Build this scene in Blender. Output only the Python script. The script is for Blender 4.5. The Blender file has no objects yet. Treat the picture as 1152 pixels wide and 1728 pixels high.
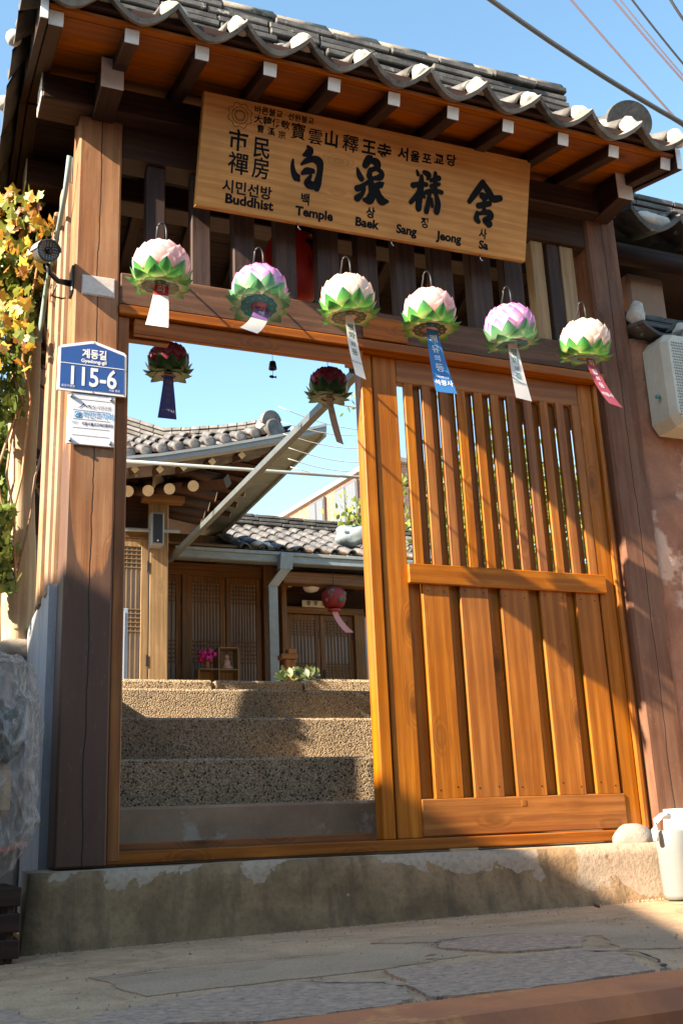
import bpy, bmesh, math, random
from mathutils import Vector, Matrix, Euler
R = random.Random(7)
S = bpy.context.scene
COL = S.collection

# ------------------------------------------------------------------ camera
FPX, CX, CY = 1794.603, 576.0, 864.0            # focal length and centre in photo pixels
YAW, PITCH, ROLL = 0.397083558, 0.296386508, -0.04274497
CAM = Vector((-0.758, -4.0, 0.023))
fwd = Vector((math.sin(YAW)*math.cos(PITCH), math.cos(YAW)*math.cos(PITCH), math.sin(PITCH)))
r0 = Vector((math.cos(YAW), -math.sin(YAW), 0)); u0 = r0.cross(fwd)
RT = r0*math.cos(ROLL) + u0*math.sin(ROLL); UP = -r0*math.sin(ROLL) + u0*math.cos(ROLL)
cd = bpy.data.cameras.new('camera'); cam = bpy.data.objects.new('camera', cd); COL.objects.link(cam)
cd.sensor_fit = 'VERTICAL'; cd.sensor_height = 36; cd.lens = FPX/1728*36; cd.clip_end = 3000; cd.clip_start = .02
m = Matrix((RT, UP, -fwd)).transposed().to_4x4(); m.translation = CAM; cam.matrix_world = m
S.camera = cam

def at(px, py, y):                                # a viewing ray of the photograph meets the plane at depth y
    d = fwd*FPX + RT*(px-CX) - UP*(py-CY)
    return CAM + d*((y-CAM.y)/d.y)

# ------------------------------------------------------------------ sky, sun, exposure
SUN = Vector((1, .21, -.64)).normalized()
W = bpy.data.worlds.new('World'); S.world = W; W.use_nodes = True
nt = W.node_tree; nt.nodes.clear()
sky = nt.nodes.new('ShaderNodeTexSky'); sky.sky_type = 'NISHITA'; sky.sun_disc = False
sky.sun_elevation = math.asin(-SUN.z); sky.sun_rotation = math.atan2(-SUN.x, -SUN.y)
sky.air_density = 1.0; sky.dust_density = .4; sky.ozone_density = .25
bg = nt.nodes.new('ShaderNodeBackground'); bg.inputs[1].default_value = .125
wo = nt.nodes.new('ShaderNodeOutputWorld')
hs_ = nt.nodes.new('ShaderNodeHueSaturation'); hs_.inputs['Hue'].default_value = .493; hs_.inputs['Saturation'].default_value = 1.26
nt.links.new(sky.outputs[0], hs_.inputs['Color']); nt.links.new(hs_.outputs[0], bg.inputs[0]); nt.links.new(bg.outputs[0], wo.inputs[0])
ld = bpy.data.lights.new('sun', 'SUN'); ld.energy = 5.0; ld.angle = math.radians(.53); ld.color = (1, .95, .88)
lo = bpy.data.objects.new('sun', ld); COL.objects.link(lo)
lo.rotation_euler = SUN.to_track_quat('-Z', 'Y').to_euler(); lo.location = (-8, -3, 8)
vs = S.view_settings; vs.view_transform = 'Standard'; vs.look = 'None'; vs.exposure = 1.95; vs.gamma = 1; vs.use_curve_mapping = False
vs.use_white_balance = True; vs.white_balance_temperature = 8300; vs.white_balance_tint = 14   # the photograph's warm daylight setting
S.cycles.max_bounces = 8; S.cycles.diffuse_bounces = 5; S.cycles.use_denoising = True

# ------------------------------------------------------------------ materials
def nodes(name):
    mt = bpy.data.materials.new(name); mt.use_nodes = True
    n = mt.node_tree; b = n.nodes['Principled BSDF']; return mt, n, b
def nd(n, t, ins=None, **kw):
    x = n.nodes.new('ShaderNode'+t)
    for k, v in kw.items(): setattr(x, k, v)
    for k, v in (ins or {}).items():
        s = x.inputs[k]
        if isinstance(v, bpy.types.NodeSocket): n.links.new(v, s)
        else: s.default_value = v
    return x
def c4(c): return (c[0], c[1], c[2], 1)
def ramp(n, fac, stops):
    r = nd(n, 'ValToRGB', {0: fac}); e = r.color_ramp.elements
    while len(e) < len(stops): e.new(.5)
    for k, (p, c) in zip(e, stops): k.position = p; k.color = c4(c) if not isinstance(c, (int, float)) else (c, c, c, 1)
    return r.outputs[0]
def math_(n, op, a, b=0.0, c=None):
    i = {0: a, 1: b}
    if c is not None: i[2] = c
    return nd(n, 'Math', i, operation=op).outputs[0]
def mixc(n, f, a, b, t='MIX'):
    x = n.nodes.new('ShaderNodeMix'); x.data_type = 'RGBA'; x.blend_type = t
    for k, v in ((0, f), (6, a), (7, b)):
        if isinstance(v, bpy.types.NodeSocket): n.links.new(v, x.inputs[k])
        else: x.inputs[k].default_value = v if k == 0 else c4(v)
    return x.outputs[2]
def noise(n, vec, scale, detail=6, rough=.55, dist=0.0):
    return nd(n, 'TexNoise', {'Vector': vec, 'Scale': scale, 'Detail': detail, 'Roughness': rough, 'Distortion': dist}).outputs[0]
def bump(n, b, h, strength=.3, dist=.01):
    x = nd(n, 'Bump', {'Strength': strength, 'Distance': dist, 'Height': h}); n.links.new(x.outputs[0], b.inputs['Normal'])
def coords(n):
    tc = nd(n, 'TexCoord'); oi = nd(n, 'ObjectInfo')
    off = math_(n, 'MULTIPLY', oi.outputs['Random'], 31.0)
    return nd(n, 'VectorMath', {0: tc.outputs['Object'], 1: nd(n, 'CombineXYZ', {0: off, 1: off, 2: off}).outputs[0]}, operation='ADD').outputs[0], oi.outputs['Random'], tc.outputs['Object']

def wood(name, dark, light, axis='Z', rough=.55, grain=1.0, knots=.5, weather=0.0, wcol=(.30, .25, .21), stain=None, crack=False, vary=.25, strength=.25):
    mt, n, b = nodes(name); v, rnd, raw = coords(n)
    sc = {'X': (1, 14, 14), 'Y': (14, 1, 14), 'Z': (14, 14, 1)}[axis]
    ms = nd(n, 'Mapping', {'Vector': v, 'Scale': sc}).outputs[0]
    mk = nd(n, 'Mapping', {'Vector': v, 'Scale': tuple(3.2 if s == 1 else 7 for s in sc)}).outputs[0]
    vo = nd(n, 'TexVoronoi', {'Vector': mk, 'Scale': 1.0}); kd = vo.outputs['Distance']
    sel = math_(n, 'GREATER_THAN', nd(n, 'SeparateColor', {0: vo.outputs['Color']}).outputs[0], 1-knots*.55)
    near = math_(n, 'MULTIPLY', ramp(n, kd, [(0.0, 1.0), (.10, .85), (.15, .35), (.34, 0.0)]), sel)
    g1 = noise(n, ms, 2.2*grain, 8, .62, .9)
    warp = nd(n, 'VectorMath', {0: ms, 1: nd(n, 'CombineXYZ', {0: math_(n, 'MULTIPLY', near, 2.2), 1: math_(n, 'MULTIPLY', near, 1.8), 2: math_(n, 'MULTIPLY', near, 1.5)}).outputs[0]}, operation='ADD').outputs[0]
    g2 = nd(n, 'TexWave', {'Vector': nd(n, 'Mapping', {'Vector': warp, 'Scale': tuple(.05 if s == 1 else .34 for s in sc)}).outputs[0], 'Scale': 3.4*grain, 'Distortion': 3.2, 'Detail': 3.0, 'Detail Scale': 1.4}, wave_type='BANDS', bands_direction='DIAGONAL').outputs[1]
    fine = noise(n, nd(n, 'Mapping', {'Vector': v, 'Scale': tuple(2 if s == 1 else 150 for s in sc)}).outputs[0], 1.0, 2)
    f = math_(n, 'ADD', math_(n, 'MULTIPLY', g1, .80), math_(n, 'MULTIPLY', g2, .16))
    f = math_(n, 'ADD', f, math_(n, 'MULTIPLY_ADD', fine, .36, -.20))
    col = ramp(n, f, [(.12, [c*.8 for c in dark]), (.38, dark), (.68, light), (.95, [min(1, c*1.15) for c in light])])
    col = mixc(n, math_(n, 'MULTIPLY', near, .9), col, [c*.28 for c in dark])
    big = noise(n, v, 3.0, 4)
    col = mixc(n, ramp(n, big, [(.35, 0.0), (.7, .42)]), col, [c*.55 for c in dark])
    if weather:
        wv = ramp(n, noise(n, nd(n, 'Mapping', {'Vector': v, 'Scale': tuple(1.2 if s == 1 else 5 for s in sc)}).outputs[0], 1.3, 8, .65), [(.42, 0.0), (.66, 1.0)])
        col = mixc(n, math_(n, 'MULTIPLY', wv, weather), col, wcol)
        sp = ramp(n, noise(n, v, 46, 3, .7), [(.63, 0.0), (.72, 1.0)])
        col = mixc(n, math_(n, 'MULTIPLY', sp, weather*.6), col, [min(1, c*1.5) for c in wcol])
    if stain:                                     # (z, dark colour): old dirt that has crept up from the ground, with a ragged edge
        zc = nd(n, 'SeparateXYZ', {0: raw}); nz = noise(n, nd(n, 'Mapping', {'Vector': raw, 'Scale': (16, 16, 3)}).outputs[0], 1.2, 7, .6)
        xx = math_(n, 'ABSOLUTE', math_(n, 'SUBTRACT', zc.outputs[0], .012))
        edge = math_(n, 'ADD', math_(n, 'MULTIPLY_ADD', nz, .16, stain[0]-.08), math_(n, 'MULTIPLY', math_(n, 'POWER', math_(n, 'MULTIPLY', xx, 11.0), 4.0), .32))
        sf = nd(n, 'MapRange', {0: math_(n, 'SUBTRACT', zc.outputs[2], edge), 1: -.012, 2: .018, 3: 1.0, 4: 0.0}).outputs[0]
        scr = ramp(n, noise(n, nd(n, 'Mapping', {'Vector': v, 'Scale': (30, 30, 9)}).outputs[0], 2.0, 6, .7), [(.60, 0.0), (.70, .55)])
        col = mixc(n, math_(n, 'MULTIPLY', sf, .93), col, mixc(n, math_(n, 'MULTIPLY_ADD', g1, .7, .1), [c*.75 for c in stain[1]], [c*1.5 for c in stain[1]]))
        col = mixc(n, math_(n, 'MULTIPLY', sf, scr), col, (.17, .13, .12))
    h = math_(n, 'ADD', math_(n, 'MULTIPLY', g1, .6), math_(n, 'MULTIPLY', fine, .5))
    if crack:
        zc2 = nd(n, 'SeparateXYZ', {0: raw})
        wob = noise(n, nd(n, 'Mapping', {'Vector': raw, 'Scale': (0, 0, 1)}).outputs[0], 1.9, 5, .6)
        dx = math_(n, 'ABSOLUTE', math_(n, 'SUBTRACT', zc2.outputs[0], math_(n, 'MULTIPLY_ADD', wob, .05, -.020)))
        cr = nd(n, 'MapRange', {0: dx, 1: .0012, 2: .0035, 3: 1.0, 4: 0.0}).outputs[0]
        cr = math_(n, 'MULTIPLY', cr, math_(n, 'LESS_THAN', zc2.outputs[1], -.03))
        col = mixc(n, math_(n, 'MULTIPLY', cr, .92), col, (.012, .008, .006))
        h = math_(n, 'SUBTRACT', h, math_(n, 'MULTIPLY', cr, 1.5))
    hs = nd(n, 'HueSaturation', {'Color': col, 'Value': math_(n, 'MULTIPLY_ADD', rnd, vary, 1-vary/2), 'Saturation': math_(n, 'MULTIPLY_ADD', rnd, .12, .94)})
    n.links.new(hs.outputs[0], b.inputs['Base Color'])
    n.links.new(math_(n, 'MULTIPLY_ADD', g1, .25, rough-.1), b.inputs['Roughness'])
    b.inputs['Specular IOR Level'].default_value = .28
    bump(n, b, h, strength, .004)
    return mt

def mat(name, a, c=None, scale=8, rough=.7, bs=.2, bd=.004, spots=None, metal=0.0, fine=60, lo=.38, hi=.64, stretch=None, vary=.0):
    mt, n, b = nodes(name); v, rnd, raw = coords(n)
    vv = nd(n, 'Mapping', {'Vector': v, 'Scale': stretch}).outputs[0] if stretch else v
    c = c or [x*.8 for x in a]
    f1 = noise(n, vv, scale, 7, .6, .3); f2 = noise(n, v, fine, 4, .6)
    col = mixc(n, ramp(n, f1, [(lo, 0.0), (hi, 1.0)]), a, c)
    col = mixc(n, math_(n, 'MULTIPLY', ramp(n, f2, [(.4, 0.0), (.7, 1.0)]), .25), col, [x*.6 for x in a])
    if spots:
        sp = ramp(n, noise(n, vv, spots[1], 5, .65), [(spots[2], 0.0), (spots[2]+.05, 1.0)])
        col = mixc(n, sp, col, spots[0])
    if vary: col = nd(n, 'HueSaturation', {'Color': col, 'Value': math_(n, 'MULTIPLY_ADD', rnd, vary, 1-vary/2)}).outputs[0]
    n.links.new(col, b.inputs['Base Color']); b.inputs['Roughness'].default_value = rough; b.inputs['Metallic'].default_value = metal
    bump(n, b, math_(n, 'ADD', f1, math_(n, 'MULTIPLY', f2, .5)), bs, bd)
    return mt

def aggregate(name):
    mt, n, b = nodes(name); v, rnd, raw = coords(n)
    vo = nd(n, 'TexVoronoi', {'Vector': v, 'Scale': 150.0, 'Randomness': 1.0})
    vd = nd(n, 'TexVoronoi', {'Vector': v, 'Scale': 84.0, 'Randomness': 1.0})
    rc = nd(n, 'SeparateColor', {0: vo.outputs['Color']})
    col = ramp(n, rc.outputs[0], [(.0, (.32, .21, .115)), (.35, (.44, .31, .18)), (.7, (.53, .40, .245)), (1, (.66, .55, .40))])
    dirt = ramp(n, noise(n, v, 2.5, 6), [(.35, 0.0), (.7, .6)])
    col = mixc(n, dirt, col, (.20, .145, .09))
    gap = ramp(n, vo.outputs['Distance'], [(.45, 0.0), (.75, .75)])
    col = mixc(n, gap, col, (.12, .085, .05))
    rd = nd(n, 'SeparateColor', {0: vd.outputs['Color']})
    lim = math_(n, 'MULTIPLY_ADD', noise(n, v, 4.0, 3), -.45, 1.04)
    isd = math_(n, 'MULTIPLY', math_(n, 'GREATER_THAN', rd.outputs[1], lim), ramp(n, vd.outputs['Distance'], [(.42, 1.0), (.48, 0.0)]))
    col = mixc(n, isd, col, (.05, .038, .03))
    n.links.new(col, b.inputs['Base Color']); b.inputs['Roughness'].default_value = .75
    bump(n, b, math_(n, 'SUBTRACT', 1.0, vo.outputs['Distance']), .8, .006)
    return mt

def flat(name, c, rough=.5, metal=0.0, trans=0.0, emit=0.0, alpha=1.0, spec=.5):
    mt, n, b = nodes(name); b.inputs['Base Color'].default_value = c4(c); b.inputs['Roughness'].default_value = rough
    b.inputs['Metallic'].default_value = metal; b.inputs['Transmission Weight'].default_value = trans
    b.inputs['Specular IOR Level'].default_value = spec
    v = coords(n)[0]; f = noise(n, v, 25, 4)
    n.links.new(mixc(n, math_(n, 'MULTIPLY', f, .5), c, [x*.72 for x in c]), b.inputs['Base Color'])
    return mt

def paper(name, base, tip, tl=.35, edge=None, rough=.55):                  # petals and leaves: colour runs from foot to tip
    mt, n, b = nodes(name)
    a = nd(n, 'Attribute', attribute_name='tip'); v, rnd, raw = coords(n)
    f = math_(n, 'ADD', a.outputs['Fac'], math_(n, 'MULTIPLY_ADD', noise(n, v, 30, 3), .3, -.15))
    col = ramp(n, f, [(.08, base), (.85, tip)] if edge is None else [(.08, base), (.6, tip), (.98, edge)])
    n.links.new(col, b.inputs['Base Color']); b.inputs['Roughness'].default_value = rough; b.inputs['Specular IOR Level'].default_value = .35
    bump(n, b, noise(n, nd(n, 'Mapping', {'Vector': v, 'Scale': (60, 60, 8)}).outputs[0], 2.0, 3), .15, .002)
    tr = nd(n, 'BsdfTranslucent', {0: col}); mx = nd(n, 'MixShader', {0: tl, 1: b.outputs[0], 2: tr.outputs[0]})
    n.links.new(mx.outputs[0], n.nodes['Material Output'].inputs[0])
    return mt

M = {}
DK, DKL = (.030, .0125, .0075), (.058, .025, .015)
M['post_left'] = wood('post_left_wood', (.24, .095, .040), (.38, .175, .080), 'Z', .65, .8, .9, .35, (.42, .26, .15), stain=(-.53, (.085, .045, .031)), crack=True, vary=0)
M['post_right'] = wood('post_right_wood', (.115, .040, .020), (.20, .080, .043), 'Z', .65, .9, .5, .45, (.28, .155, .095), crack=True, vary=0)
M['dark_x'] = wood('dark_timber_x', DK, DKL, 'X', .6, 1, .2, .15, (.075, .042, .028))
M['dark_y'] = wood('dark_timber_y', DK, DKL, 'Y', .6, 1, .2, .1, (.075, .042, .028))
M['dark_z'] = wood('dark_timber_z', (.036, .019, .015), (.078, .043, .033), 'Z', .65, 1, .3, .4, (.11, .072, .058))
M['pale_z'] = wood('pale_timber_z', (.28, .17, .085), (.45, .30, .17), 'Z', .65, 1, .3, .3, (.45, .34, .22))
M['lintel'] = wood('lintel_wood', (.072, .029, .014), (.165, .072, .037), 'X', .65, 1, .5, .35, (.22, .12, .07))
M['orange_x'] = wood('stained_wood_x', (.235, .066, .012), (.40, .128, .024), 'X', .45, 1, .55)
M['orange_z'] = wood('stained_wood_z', (.235, .070, .014), (.40, .135, .028), 'Z', .45, 1, .55)
M['door_x'] = wood('door_wood_x', (.285, .086, .015), (.47, .172, .034), 'X', .42, .8, .9, .12, (.30, .16, .07), vary=.3)
M['door_z'] = wood('door_wood_z', (.285, .086, .015), (.47, .172, .034), 'Z', .42, .8, .95, .12, (.30, .16, .07), vary=.42)
M['door_back'] = wood('door_back_wood', (.24, .085, .016), (.38, .15, .03), 'Z', .45, .8, .4)
M['soffit'] = wood('soffit_wood', (.25, .066, .008), (.39, .115, .014), 'X', .5, .8, .5, .12, (.2, .08, .03))
M['sign'] = wood('sign_wood', (.56, .225, .046), (.74, .345, .082), 'X', .4, 1.5, .25, strength=.1)
M['log'] = wood('log_wood', (.46, .31, .17), (.72, .55, .35), 'Z', .75, .5, .8, .5, (.52, .43, .33), strength=.6)
M['shim'] = wood('shim_wood', (.48, .32, .16), (.65, .46, .26), 'X')
M['hanok_z'] = wood('hanok_wood_z', (.17, .075, .026), (.29, .145, .055), 'Z', .5, 1, .3)
M['hanok_x'] = wood('hanok_wood_x', (.17, .075, .026), (.29, .145, .055), 'X', .5, 1, .3)
M['hanok_pale'] = wood('hanok_pale_wood', (.22, .145, .075), (.33, .23, .13), 'Z', .6, 1, .4)
M['white'] = mat('white_paint', (.80, .80, .80), (.72, .71, .70), 12, .6, .15)
M['cream'] = mat('cream_paint', (.72, .64, .48), (.60, .52, .38), 12, .6, .15)
M['plaster'] = mat('lime_plaster', (.60, .56, .50), (.38, .35, .31), 14, .85, .5, .006)
M['tile'] = mat('roof_tile', (.060, .058, .056), (.15, .145, .135), 6, .75, .5, .006, spots=((.34, .33, .30), 9, .60), vary=.5)
M['tile_lip'] = mat('eave_tile', (.13, .115, .095), (.25, .225, .19), 7, .8, .6, .006, spots=((.07, .065, .06), 10, .57), vary=.3)
M['tile_dark'] = mat('ridge_tile', (.045, .043, .042), (.12, .115, .11), 7, .8, .5, .006, spots=((.26, .25, .21), 13, .62), vary=.5)
M['tile_court'] = mat('courtyard_tile', (.05, .05, .053), (.135, .135, .135), 8, .7, .4, .006, vary=.4)
M['concrete'] = mat('concrete', (.36, .235, .145), (.25, .16, .10), 5, .85, .35, .004, spots=((.40, .31, .235), 3.2, .60))
M['concrete_grey'] = mat('concrete_grey', (.38, .39, .40), (.27, .28, .29), 5, .85, .35, .004, stretch=(3, 3, .8))
M['aggregate'] = aggregate('exposed_aggregate')
M['stucco'] = mat('pink_stucco', (.42, .20, .12), (.27, .115, .068), 4.5, .88, .9, .016, spots=((.55, .37, .28), 2.3, .56))
M['stucco_plain'] = mat('plain_stucco', (.40, .22, .15), (.33, .18, .12), 5, .85, .4, .008)
M['metal'] = mat('painted_steel', (.23, .275, .28), (.18, .215, .22), 9, .45, .1, .002, spots=((.30, .17, .10), 10, .70))
M['beam'] = mat('beam_paint_shaded', (.085, .105, .11), (.065, .08, .085), 9, .5, .1, .002, spots=((.22, .13, .09), 10, .70))  # steel paint darkened so the beam's shade sits in its colour
M['gutter'] = mat('gutter_paint', (.23, .27, .29), (.19, .22, .24), 6, .5, .1, .002)
M['plate_green'] = mat('green_grey_sheet', (.26, .32, .29), (.20, .25, .23), 6, .5, .1, .002)
M['black'] = flat('black_plastic', (.018, .018, .02), .4)
M['ink'] = flat('black_carved_paint', (.004, .004, .006), .55, spec=.12)
M['wire'] = flat('black_wire', (.02, .02, .024), .5)
M['cable'] = flat('grey_cable', (.06, .065, .075), .55)
M['cable2'] = flat('purple_grey_cable', (.16, .12, .15), .55)
M['chrome'] = flat('steel_screw', (.6, .6, .6), .25, 1.0)

# ------------------------------------------------------------------ builders
def kids(o, parent):
    if parent is not None:
        o.parent = parent; w = Vector(o.location)
        o.location = w - WL.get(parent.name, Vector((0, 0, 0)))
        WL[o.name] = w
    else: WL[o.name] = Vector(o.location)
    return o
WL = {}
def tag(o, label=None, cat=None, group=None, kind=None):
    if label: o['label'] = label
    if cat: o['category'] = cat
    if group: o['group'] = group
    if kind: o['kind'] = kind
    return o
def empty(name, loc, label=None, cat=None, group=None, kind=None, parent=None):
    o = bpy.data.objects.new(name, None); COL.objects.link(o); o.location = loc; o.empty_display_size = .1
    kids(o, parent); return tag(o, label, cat, group, kind)
def link(name, me, parent=None, loc=(0, 0, 0), rot=None, local=False):
    o = bpy.data.objects.new(name, me); COL.objects.link(o); o.location = loc
    if rot is not None: o.rotation_euler = rot
    if local: o.parent = parent
    else: kids(o, parent)
    return o
def mesh(name, vs_, fs, mt, smooth=False, attr=None):
    me = bpy.data.meshes.new(name); me.from_pydata([tuple(v) for v in vs_], [], fs); me.materials.append(mt)
    if smooth: me.polygons.foreach_set('use_smooth', [True]*len(me.polygons))
    if attr:
        a = me.attributes.new('tip', 'FLOAT', 'POINT'); a.data.foreach_set('value', attr)
    me.update(); return me
def mobj(name, vs_, fs, mt, parent=None, smooth=False, attr=None, origin=None):
    vs_ = [Vector(v) for v in vs_]
    c = Vector(origin) if origin is not None else sum(vs_, Vector())/len(vs_)
    return link(name, mesh(name, [v-c for v in vs_], fs, mt, smooth, attr), parent, c)
BOX = {}
def box(name, c, s, mt, parent=None, bev=.003, rot=None, local=False):
    s = tuple(round(float(x), 4) for x in s); key = (s, bev, mt.name)
    if key not in BOX:
        bm = bmesh.new(); bmesh.ops.create_cube(bm, size=1)
        for v in bm.verts: v.co = Vector((v.co.x*s[0], v.co.y*s[1], v.co.z*s[2]))
        if bev: bmesh.ops.bevel(bm, geom=bm.edges[:], offset=min(bev, min(s)*.3), segments=1, affect='EDGES')
        me = bpy.data.meshes.new(name); bm.to_mesh(me); bm.free(); me.materials.append(mt); BOX[key] = me
    return link(name, BOX[key], parent, c, rot, local)
def span(name, x, y, z, mt, parent=None, bev=.003):          # axis-aligned box from (lo, hi) pairs
    return box(name, ((x[0]+x[1])/2, (y[0]+y[1])/2, (z[0]+z[1])/2), (x[1]-x[0], y[1]-y[0], z[1]-z[0]), mt, parent, bev)
def rings(pts, rad, n=8, flatten=None):
    V, F = [], []; pts = [Vector(p) for p in pts]
    for i, p in enumerate(pts):
        d = (pts[min(i+1, len(pts)-1)] - pts[max(i-1, 0)]).normalized()
        a = d.cross(Vector((0, 0, 1)) if abs(d.z) < .95 else Vector((1, 0, 0))).normalized(); b = a.cross(d)
        r = rad[i] if isinstance(rad, (list, tuple)) else rad
        for k in range(n):
            t = 2*math.pi*k/n; V.append(p + (a*math.cos(t) + b*math.sin(t))*r)
    for i in range(len(pts)-1):
        for k in range(n):
            F.append((i*n+k, i*n+(k+1) % n, (i+1)*n+(k+1) % n, (i+1)*n+k))
    F.append(tuple(range(n-1, -1, -1))); F.append(tuple(range((len(pts)-1)*n, len(pts)*n)))
    return V, F
def tube(name, pts, rad, mt, parent=None, n=8, smooth=True):
    V, F = rings(pts, rad, n); return mobj(name, V, F, mt, parent, smooth)
def merge(parts):
    V, F = [], []
    for v, f in parts:
        k = len(V); V += [Vector(p) for p in v]; F += [tuple(i+k for i in q) for q in f]
    return V, F
def boxvf(a, b):
    (x0, y0, z0), (x1, y1, z1) = a, b
    return ([(x0, y0, z0), (x1, y0, z0), (x1, y1, z0), (x0, y1, z0), (x0, y0, z1), (x1, y0, z1), (x1, y1, z1), (x0, y1, z1)],
            [(3, 2, 1, 0), (4, 5, 6, 7), (0, 1, 5, 4), (1, 2, 6, 5), (2, 3, 7, 6), (3, 0, 4, 7)])
def lathe(name, prof, c, mt, parent=None, n=16, axis=None, smooth=True):
    V, F = [], []
    for (r, z) in prof:
        for k in range(n): t = 2*math.pi*k/n; V.append(Vector((r*math.cos(t), r*math.sin(t), z)))
    for i in range(len(prof)-1):
        for k in range(n): F.append((i*n+k, i*n+(k+1) % n, (i+1)*n+(k+1) % n, (i+1)*n+k))
    F.append(tuple(range(n-1, -1, -1))); F.append(tuple(range((len(prof)-1)*n, len(prof)*n)))
    if axis is not None:
        q = Vector(axis).to_track_quat('Z', 'Y'); V = [q @ v for v in V]
    return link(name, mesh(name, V, F, mt, smooth), parent, c)
def prism(poly, d):                               # poly: 3-D points, d: thickness vector
    n = len(poly); P = [Vector(p) for p in poly]; d = Vector(d)
    return P + [p+d for p in P], [tuple(range(n-1, -1, -1)), tuple(range(n, 2*n))] + [(i, (i+1) % n, n+(i+1) % n, n+i) for i in range(n)]

TXT = {}
def glyphs(body, size, bold=0.0, align='CENTER', space=1.0, line=1.0):
    key = (body, size, bold, align, space, line)
    if key not in TXT:
        cu = bpy.data.curves.new('lettering', 'FONT'); cu.body = body; cu.size = size; cu.offset = bold; cu.align_x = align; cu.align_y = 'CENTER'
        cu.space_character = space; cu.space_line = line; cu.resolution_u = 3
        o = bpy.data.objects.new('lettering', cu); COL.objects.link(o)
        dg = bpy.context.evaluated_depsgraph_get(); dg.update()
        me = o.evaluated_get(dg).to_mesh()
        TXT[key] = ([Vector(v.co) for v in me.vertices], [tuple(p.vertices) for p in me.polygons])
        o.evaluated_get(dg).to_mesh_clear(); bpy.data.objects.remove(o); bpy.data.curves.remove(cu)
    return TXT[key]
def lettering(body, size, fn, mt, parent, bold=0.0, align='CENTER', space=1.0, line=1.0, local=False, name='lettering', fx=1.0):
    V, F = glyphs(body, size, bold, align, space, line)
    V = [Vector(fn(v.x*fx, v.y)) for v in V]
    if local: return link(name, mesh(name, V, F, mt), parent, local=True)
    return mobj(name, V, F, mt, parent)

# ================================================================== GROUND
def gz(x, y=0): return -.30 + .012*x
def ground_sheet(name, poly, mt, dz=0, kind='structure'):
    o = mobj(name, [(x, y, gz(x)+dz) for x, y in poly], [tuple(range(len(poly)))], mt); o['kind'] = kind; return o
def paving(name, a, b, patch, grit=260):
    mt, n, bs = nodes(name); v = coords(n)[2]
    f1 = noise(n, v, 1.6, 8, .62, .6); f2 = noise(n, v, 9, 6, .6, .4); f3 = noise(n, v, 70, 4, .7)
    vo = nd(n, 'TexVoronoi', {'Vector': v, 'Scale': float(grit)}); g = nd(n, 'SeparateColor', {0: vo.outputs['Color']}).outputs[0]
    col = mixc(n, ramp(n, f1, [(.36, 0.0), (.62, 1.0)]), a, b)
    col = mixc(n, ramp(n, f2, [(.48, 0.0), (.60, .55)]), col, patch)
    col = mixc(n, math_(n, 'MULTIPLY', ramp(n, g, [(.0, 1.0), (.25, 0.0)]), .5), col, [x*.35 for x in a])
    col = mixc(n, math_(n, 'MULTIPLY', ramp(n, g, [(.8, 0.0), (1, 1.0)]), .35), col, [min(1, x*1.7) for x in a])
    col = mixc(n, ramp(n, noise(n, v, 3.1, 5, .7, 1.2), [(.56, 0.0), (.70, .6)]), col, [x*.42 for x in b])
    n.links.new(col, bs.inputs['Base Color']); bs.inputs['Roughness'].default_value = .9; bs.inputs['Specular IOR Level'].default_value = .2
    h = math_(n, 'ADD', math_(n, 'MULTIPLY', f2, 1.0), math_(n, 'ADD', math_(n, 'MULTIPLY', f3, .6), math_(n, 'MULTIPLY', vo.outputs['Distance'], -.35)))
    bump(n, bs, h, .7, .008); return mt
M['paving'] = paving('street_concrete', (.53, .345, .205), (.36, .23, .135), (.56, .385, .24))
M['smooth_patch'] = paving('smooth_cement', (.48, .335, .22), (.37, .25, .16), (.43, .29, .19), 340)
M['granite'] = mat('granite', (.50, .32, .21), (.26, .175, .13), 42, .85, .9, .006, spots=((.10, .09, .09), 60, .60), fine=130)
M['kerb'] = mat('red_kerb_paint', (.60, .185, .065), (.40, .13, .055), 5, .75, .4, .004, spots=((.62, .25, .08), 4, .60))
M['asphalt'] = mat('asphalt', (.06, .058, .055), (.045, .044, .042), 30, .9, .5)
M['crack'] = flat('crack_shadow', (.02, .019, .02), .95)

# kerb line: runs roughly along the gate, a little wavy
KX = [-60, -1.2, -.158, .052, .46, .858, 1.6, 60]; KY = [-2.0, -1.99, -1.978, -1.965, -1.955, -1.945, -1.93, -1.9]
N0 = len(KX)
back = [(x, y) for x, y in zip(KX, KY)]
land = mobj('pavement', [(x, y, gz(max(-3, min(4, x)))) for x, y in back] + [(x, .5, gz(max(-3, min(4, x)))) for x, y in back], [(i, i+1, N0+i+1, N0+i) for i in range(N0-1)], M['paving'])
tag(land, kind='structure')
kv = []
for x, y in back:
    z = gz(max(-3, min(4, x)))
    kv += [(x, y, z-.002), (x, y-.03, z+.012), (x+.0, y-.19, z+.006), (x, y-.215, z-.03), (x, y-.225, z-.24)]
kb = mobj('kerb', kv, [(i*5+k, i*5+k+1, (i+1)*5+k+1, (i+1)*5+k) for i in range(N0-1) for k in range(4)], M['kerb'], smooth=False)
tag(kb, kind='structure')
rd = mobj('road', [(-150, -150, -.54), (150, -150, -.54), (150, -2.15, -.54), (-150, -2.15, -.54)], [(0, 1, 2, 3)], M['asphalt']); tag(rd, kind='structure')
tr = mobj('terrain', [(-300, .4, -.7), (300, .4, -.7), (300, 600, -.7), (-300, 600, -.7)], [(0, 1, 2, 3)], M['paving']); tag(tr, kind='structure')

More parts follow.
